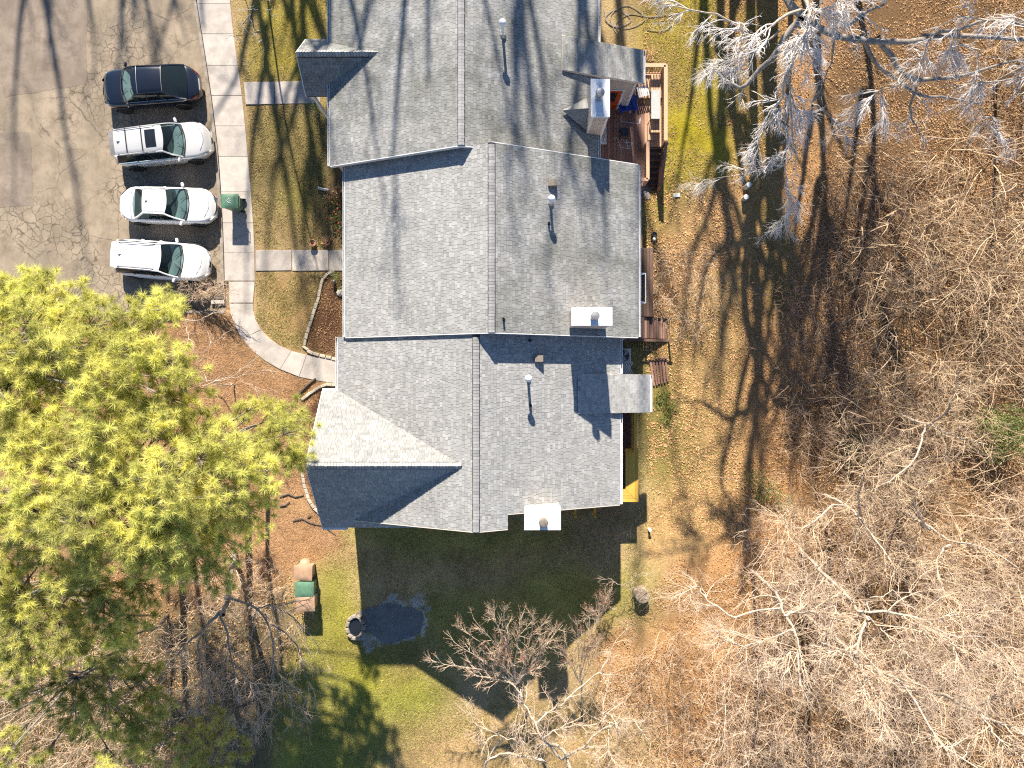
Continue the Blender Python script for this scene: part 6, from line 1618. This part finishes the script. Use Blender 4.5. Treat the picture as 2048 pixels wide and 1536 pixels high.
# ---------------------------------------------------------------- thicket of canes (one mass)
def zone_points(poly, n, seed):
    rng = np.random.default_rng(seed)
    xs = [p[0] for p in poly]; ys_ = [p[1] for p in poly]; out = []
    while len(out) < n:
        a = rng.uniform(min(xs), max(xs), n * 3); b_ = rng.uniform(min(ys_), max(ys_), n * 3)
        m = inpoly(a, b_, poly)
        out += list(zip(a[m], b_[m]))
    out = np.array(out[:n])
    x = (out[:, 0] - 1024) / 40; y = (768 - out[:, 1]) / 40
    z = zg(x, y); s = (CAMH - z) / FPX * 40
    x *= s; y *= s
    return np.stack([x, y, zg(x, y)], -1), rng
def canes(name, poly, n, seed, hgt, length, m, rad=.011, droop=.10, sub=3, subl=(.4, 1.0), n_p=8, dens_scale=None):
    p, rng = zone_points(poly, n, seed)
    if dens_scale:
        k = fbm(p[:, 0] * dens_scale, p[:, 1] * dens_scale, 12) + rng.normal(0, .05, len(p)); p = p[k > np.quantile(k, .42)]
    n = len(p)
    a = rng.random(n) * 2 * np.pi; e = .5 + .9 * rng.random(n)
    d = np.stack([np.cos(a) * np.cos(e), np.sin(a) * np.cos(e), np.sin(e)], -1)
    L = rng.uniform(*length, n); out = np.empty((n, n_p, 3)); out[:, 0] = p - np.array((0, 0, .03)); 
    out[:, 0, 2] += rng.random(n) ** 2 * hgt
    curl = nrm(rng.normal(size=(n, 3))) * .10
    for s in range(1, n_p):
        d = nrm(d + rng.normal(size=d.shape) * .14 + curl + np.array((0, 0, -droop)))
        out[:, s] = out[:, s - 1] + d * (L / (n_p - 1))[:, None]
    g_ = zg(out[..., 0], out[..., 1]); out[..., 2] = np.maximum(out[..., 2], g_ + .03)
    R = (rad * (.6 + .8 * rng.random(n)))[:, None] * np.linspace(1, .45, n_p)[None]
    parts = [tubes(out, R, 3)]
    if sub:
        B = spawn(out, R, sub, subl, (25, 70), 4, rng, r0=rad * .75, wob=.2, bias=(0, 0, -.02), t0=.25)
        parts.append(tubes(*B, 3))
    V, F = join(parts)
    return tag(link(name, npmesh(name, V, F), MT[m]), kind='stuff')
TH1 = [(1860, 330), (1900, 200), (1960, 100), (2120, 40), (2120, 960), (1760, 1000), (1690, 900), (1670, 760), (1710, 600), (1790, 450)]
TH2 = [(1560, 880), (1700, 850), (2120, 900), (2120, 1600), (1420, 1600), (1400, 1420), (1440, 1250), (1500, 1120), (1480, 1000)]
tag(canes('thicket', TH1, 3000, 501, 1.6, (1.2, 3.2), 'twig_tan', .012, .12, 3, dens_scale=.35), 'tangle of tan arching canes filling the right edge', 'thicket')
tag(canes('thicket', TH2, 5200, 502, 1.8, (1.0, 2.6), 'twig_pink', .009, .10, 4, (.4, 1.0), 6, dens_scale=.3), 'grey-pink brush covering the lower right wood', 'thicket')
tag(canes('thicket', [(1700, 300), (2120, 220), (2120, 1600), (1500, 1600), (1560, 1150), (1700, 900)], 420, 508, 1.6, (2.6, 5.0), 'twig_tan', .019, .10, 4, (.8, 1.8), 12), 'long arching pale canes standing above the brush', 'thicket')
tag(canes('thicket', [(1640, 330), (1860, 330), (1780, 480), (1720, 640), (1700, 920), (1560, 900), (1540, 600)], 1300, 503, 1.0, (.8, 2.2), 'twig_dark', .010, .12, 3, (.4, 1.0), 6), 'sparse dark brush where the tree shadows end', 'thicket')
tag(canes('thicket', [(1300, 500), (1420, 500), (1440, 620), (1380, 690), (1310, 640)], 420, 504, .5, (.5, 1.1), 'twig_pink', .006, .10, 4, (.2, .5)), 'patch of dry brush right of the dark deck', 'thicket')
tag(canes('thicket', [(1180, 1340), (1330, 1250), (1450, 1250), (1450, 1600), (1180, 1600)], 700, 505, .9, (.6, 1.6), 'twig_pink', .007, .08, 3, (.3, .6), 6), 'thin pale brush at the bottom centre', 'thicket')
tag(canes('thicket', [(-40, 1290), (260, 1270), (480, 1180), (600, 1240), (560, 1440), (400, 1600), (-40, 1600)], 1700, 506, 1.4, (.6, 2.0), 'twig_pink', .008, .08, 3, (.3, .7), 6), 'dead brush under the pines at the lower left', 'thicket')
tag(canes('thicket', [(370, 1130), (540, 1090), (590, 1180), (520, 1230), (400, 1220)], 380, 507, .6, (.4, 1.1), 'twig_pink', .006, .06, 4, (.2, .5)), 'twiggy undergrowth left of the bins', 'thicket')

# ---------------------------------------------------------------- evergreen shrubs and flowers
def leaf_cloud(n, rng, c, r, size, aspect=.5):
    u = nrm(rng.normal(size=(n, 3))); u[:, 2] = np.abs(u[:, 2])
    p = np.array(c) + u * np.array(r) * (rng.random((n, 1)) ** .4)
    d = nrm(rng.normal(size=(n, 3)) + u * .6 + np.array((0, 0, .3))); s = nrm(np.cross(d, rng.normal(size=(n, 3))))
    l = size * (.6 + .8 * rng.random((n, 1))); w = l * aspect * .5
    V = np.stack([p, p + d * l * .5 + s * w, p + d * l, p + d * l * .5 - s * w], 1).reshape(-1, 3)
    return V, np.arange(4 * n).reshape(-1, 4)
def leafy(label, spots, seed, size=.09, per=260, m='shrub_leaf', name='evergreen_shrub', cat='shrub', flowers=0, tone=1.0, stems=True):
    rng = np.random.default_rng(seed)
    g = G(spots[0][0], spots[0][1]); o = empty(name, label, cat, tuple(g))
    parts = []; st = []
    for (px, py, r, h) in spots:
        q = G(px, py); V, F = leaf_cloud(int(per * r * r / .25), rng, (q.x, q.y, q.z + h * .4), (r, r, h * .6), size); parts.append((V, F))
        k = 8; e = np.array([(q.x, q.y, q.z)] * k) ; t_ = e + nrm(rng.normal(size=(k, 3)) * np.array((1, 1, .2)) + np.array((0, 0, .8))) * h * .8
        st.append(np.stack([e, (e + t_) / 2 + rng.normal(size=e.shape) * .04, t_], 1))
    V, F = join(parts); V = V - np.array(o.location)
    link('foliage', npmesh('foliage', V, F, tone=tone * (.7 + .6 * rng.random(len(F)))), MT[m], o)
    st = np.concatenate(st); put('stems', [tubes(st, np.tile([[.012, .009, .005]], (len(st), 1)), 4)], 'twig_tan', o)
    for i in range(flowers):
        px, py, r, h = spots[i % len(spots)]; q = G(px, py)
        MB().lathe([(.01, 0), (.035, .01), (.045, .03), (.025, .05), (.005, .055)], 7).obj('flower', MT['berry'], o, True, loc=(q.x + rng.normal() * r * .55 - o.location.x, q.y + rng.normal() * r * .4 - o.location.y, h * .95 + .05))
    return o
leafy('leafy shrub with red flowers against the left wall of the middle house', [(668, 410, .34, .6), (676, 432, .32, .6), (664, 445, .26, .45), (682, 455, .28, .5)], 601, .08, 300, flowers=12)
leafy('dry tan ornamental shrub above the red-flowered one', [(672, 388, .40, .7), (660, 398, .25, .4)], 602, .10, 260, 'leaf_litter', tone=1.0)
leafy('small leafy plant beside the lantern in the mulch bed', [(675, 555, .32, .5), (683, 575, .2, .4)], 603, .07, 300, tone=1.6)
leafy('pale dried plant tuft by the pots next to the middle path', [(655, 478, .22, .3), (648, 486, .14, .2)], 604, .09, 260, 'leaf_litter', tone=1.3)
leafy('light green shrub beside the north porch rail', [(634, 218, .22, .5), (640, 228, .18, .5)], 605, .07, 220, tone=1.7)
leafy('dark green holly at the edge of the lower right wood', [(1500, 955, .55, .9), (1530, 975, .6, 1.0), (1560, 1000, .5, .9), (1515, 990, .45, .7)], 606, .07, 420, tone=.9)
leafy('green ivy mass among the canes at the right edge', [(1940, 840, .8, 2.2), (1970, 860, .9, 2.4), (2000, 880, .8, 2.2), (1985, 830, .7, 2.3), (1960, 900, .6, 1.8)], 607, .10, 240, tone=1.1)
leafy('dark ivy patch in the wood right of the tree shadows', [(1690, 890, .55, 1.0), (1705, 870, .5, 1.0), (1690, 915, .5, .8)], 608, .08, 300, tone=.7)
leafy('low green weeds below the stacked pickets', [(1325, 790, .4, .15), (1340, 815, .45, .18), (1330, 840, .4, .15), (1318, 805, .35, .12)], 609, .06, 420, tone=1.3)
leafy('brown dead plant hanging by the deck post under the bay eave', [(1292, 118, .28, .8), (1300, 108, .22, .7)], 610, .09, 240, 'leaf_litter', tone=.9)
leafy('small red-leaved plant at the foot of the deck stairs', [(1283, 402, .18, .3), (1290, 396, .14, .25)], 611, .07, 260, 'leaf_litter', tone=.8)
leafy('bright green low bush under the pines at the lower left', [(200, 1320, .6, .9), (230, 1335, .5, .8), (180, 1350, .4, .6)], 612, .09, 260, tone=1.7)
leafy('dark withered plants along the stairs of the middle deck', [(1312, 600, .25, .8), (1318, 620, .25, .7), (1310, 585, .2, .7)], 613, .07, 160, 'leaf_litter', tone=.35)

# ---------------------------------------------------------------- litter, blades and straw (uncountable)
def scatter(name, label, cat, poly_list, n, seed, size, m, tonef, flat=.35, aspect=.55, lift=.012, avoid=True, tri=False):
    rng = np.random.default_rng(seed); Ps = []
    tot = sum(w for _, w in poly_list)
    for poly, w in poly_list:
        p, _ = zone_points(poly, int(n * w / tot), seed + len(Ps)); Ps.append(p)
    p = np.concatenate(Ps)
    k = fbm(p[:, 0] * .9, p[:, 1] * .9, 21); p = p[k + rng.normal(0, .08, len(p)) > .40]
    px = 1024 + p[:, 0] * FPX / (CAMH - p[:, 2]); py = 768 - p[:, 1] * FPX / (CAMH - p[:, 2])
    n = len(p)
    a = rng.random(n) * 2 * np.pi
    d = np.stack([np.cos(a), np.sin(a), rng.normal(0, flat, n)], -1); d = nrm(d)
    s = nrm(np.cross(d, np.stack([rng.normal(0, flat, n), rng.normal(0, flat, n), np.ones(n)], -1)))
    l = size * (.6 + .8 * rng.random((n, 1))); w = l * aspect * .5
    p = p + np.array((0, 0, lift)) + np.array((0, 0, 1)) * rng.random((n, 1)) * .014
    if tri:
        V = np.stack([p - s * w, p + s * w, p + d * l], 1).reshape(-1, 3); F = np.arange(3 * n).reshape(-1, 3)
    else:
        c = np.array((0, 0, 1)) * l * .12
        V = np.stack([p, p + d * l * .5 + s * w + c, p + d * l, p + d * l * .5 - s * w + c], 1).reshape(-1, 3); F = np.arange(4 * n).reshape(-1, 4)
    t = tonef(rng, n, px, py)
    o = link(name, npmesh(name, V, F, tone=t), MT[m])
    return tag(o, label, cat, kind='stuff')
tl = lambda r, n, px, py: .45 + .75 * r.random(n)
LE = [(1440, -20), (2080, -20), (2080, 1560), (1180, 1560), (1200, 1300), (1330, 1150), (1440, 1000), (1460, 700), (1420, 420), (1460, 330)]
scatter('leaf_litter', 'brown fallen leaves carpeting the wood on the right', 'leaves', [(LE, 1)], 175000, 701, .08, 'leaf_litter', tl)
scatter('leaf_litter', 'thin scatter of leaves on the mown strip behind the houses', 'leaves', [([(1290, 380), (1460, 380), (1480, 1050), (1300, 1120), (1290, 700)], 1)], 14000, 702, .09, 'leaf_litter', lambda r, n, px, py: .7 + .9 * r.random(n), flat=.2)
scatter('leaf_litter', 'dead leaves strewn over the mossy strip beside the sunny deck', 'leaves', [([(1285, -20), (1470, -20), (1470, 380), (1340, 480), (1285, 500)], 1)], 5000, 709, .08, 'leaf_litter', lambda r, n, px, py: .4 + .8 * r.random(n), flat=.3)
scatter('leaf_litter', 'drift of dead leaves between the parked cars and the pavement', 'leaves', [([(398, -10), (412, -10), (452, 470), (452, 560), (428, 560), (436, 400), (420, 200)], 1)], 2600, 703, .08, 'leaf_litter', lambda r, n, px, py: .5 + .8 * r.random(n), flat=.2, lift=.005)
scatter('leaf_litter', 'fallen leaves in the beds beside the house fronts', 'leaves', [([(640, 550), (690, 550), (690, 715), (615, 698)], 2), ([(610, 800), (680, 775), (680, 1040), (650, 1040), (610, 940)], 1.4), ([(500, 210), (650, 210), (650, 495), (505, 495)], 3), ([(650, 340), (690, 340), (690, 495), (650, 495)], 1)], 7500, 704, .06, 'leaf_litter', lambda r, n, px, py: .25 + .55 * r.random(n), flat=.25)
scatter('leaf_litter', 'curled leaves and straw below the left pines', 'leaves', [([(-20, 1150), (480, 1080), (620, 1180), (600, 1400), (300, 1560), (-20, 1560)], 1)], 16000, 705, .10, 'leaf_litter', tl)
scatter('pine_straw', 'rust-coloured pine straw covering the ground by the curved path', 'straw', [([(300, 615), (455, 610), (520, 720), (640, 770), (610, 960), (690, 1090), (560, 1160), (300, 1150)], 1)], 45000, 706, .20, 'straw', lambda r, n, px, py: .5 + .95 * r.random(n), flat=.12, aspect=.07, tri=True)
GRs = [([(465, -20), (660, -20), (660, 162), (485, 162)], 2.4), ([(497, 212), (655, 212), (650, 498), (510, 498)], 4), ([(512, 545), (648, 545), (605, 700), (555, 690), (512, 640)], 2), ([(690, 1050), (1240, 1020), (1300, 1150), (1200, 1300), (1000, 1450), (600, 1560), (600, 1180)], 16),
       ([(1285, -20), (1440, -20), (1460, 330), (1340, 460), (1285, 520)], 5), ([(1250, 690), (1480, 500), (1480, 1050), (1250, 1100)], 8), ([(800, 1420), (1200, 1400), (1250, 1560), (700, 1560)], 4)]
def tg(r, n, px, py):
    return .35 + 1.0 * r.random(n)
scatter('grass', 'short winter grass of the lawns', 'grass', GRs, 230000, 707, .105, 'grass', tg, flat=.6, aspect=.16, tri=True, lift=-.004)
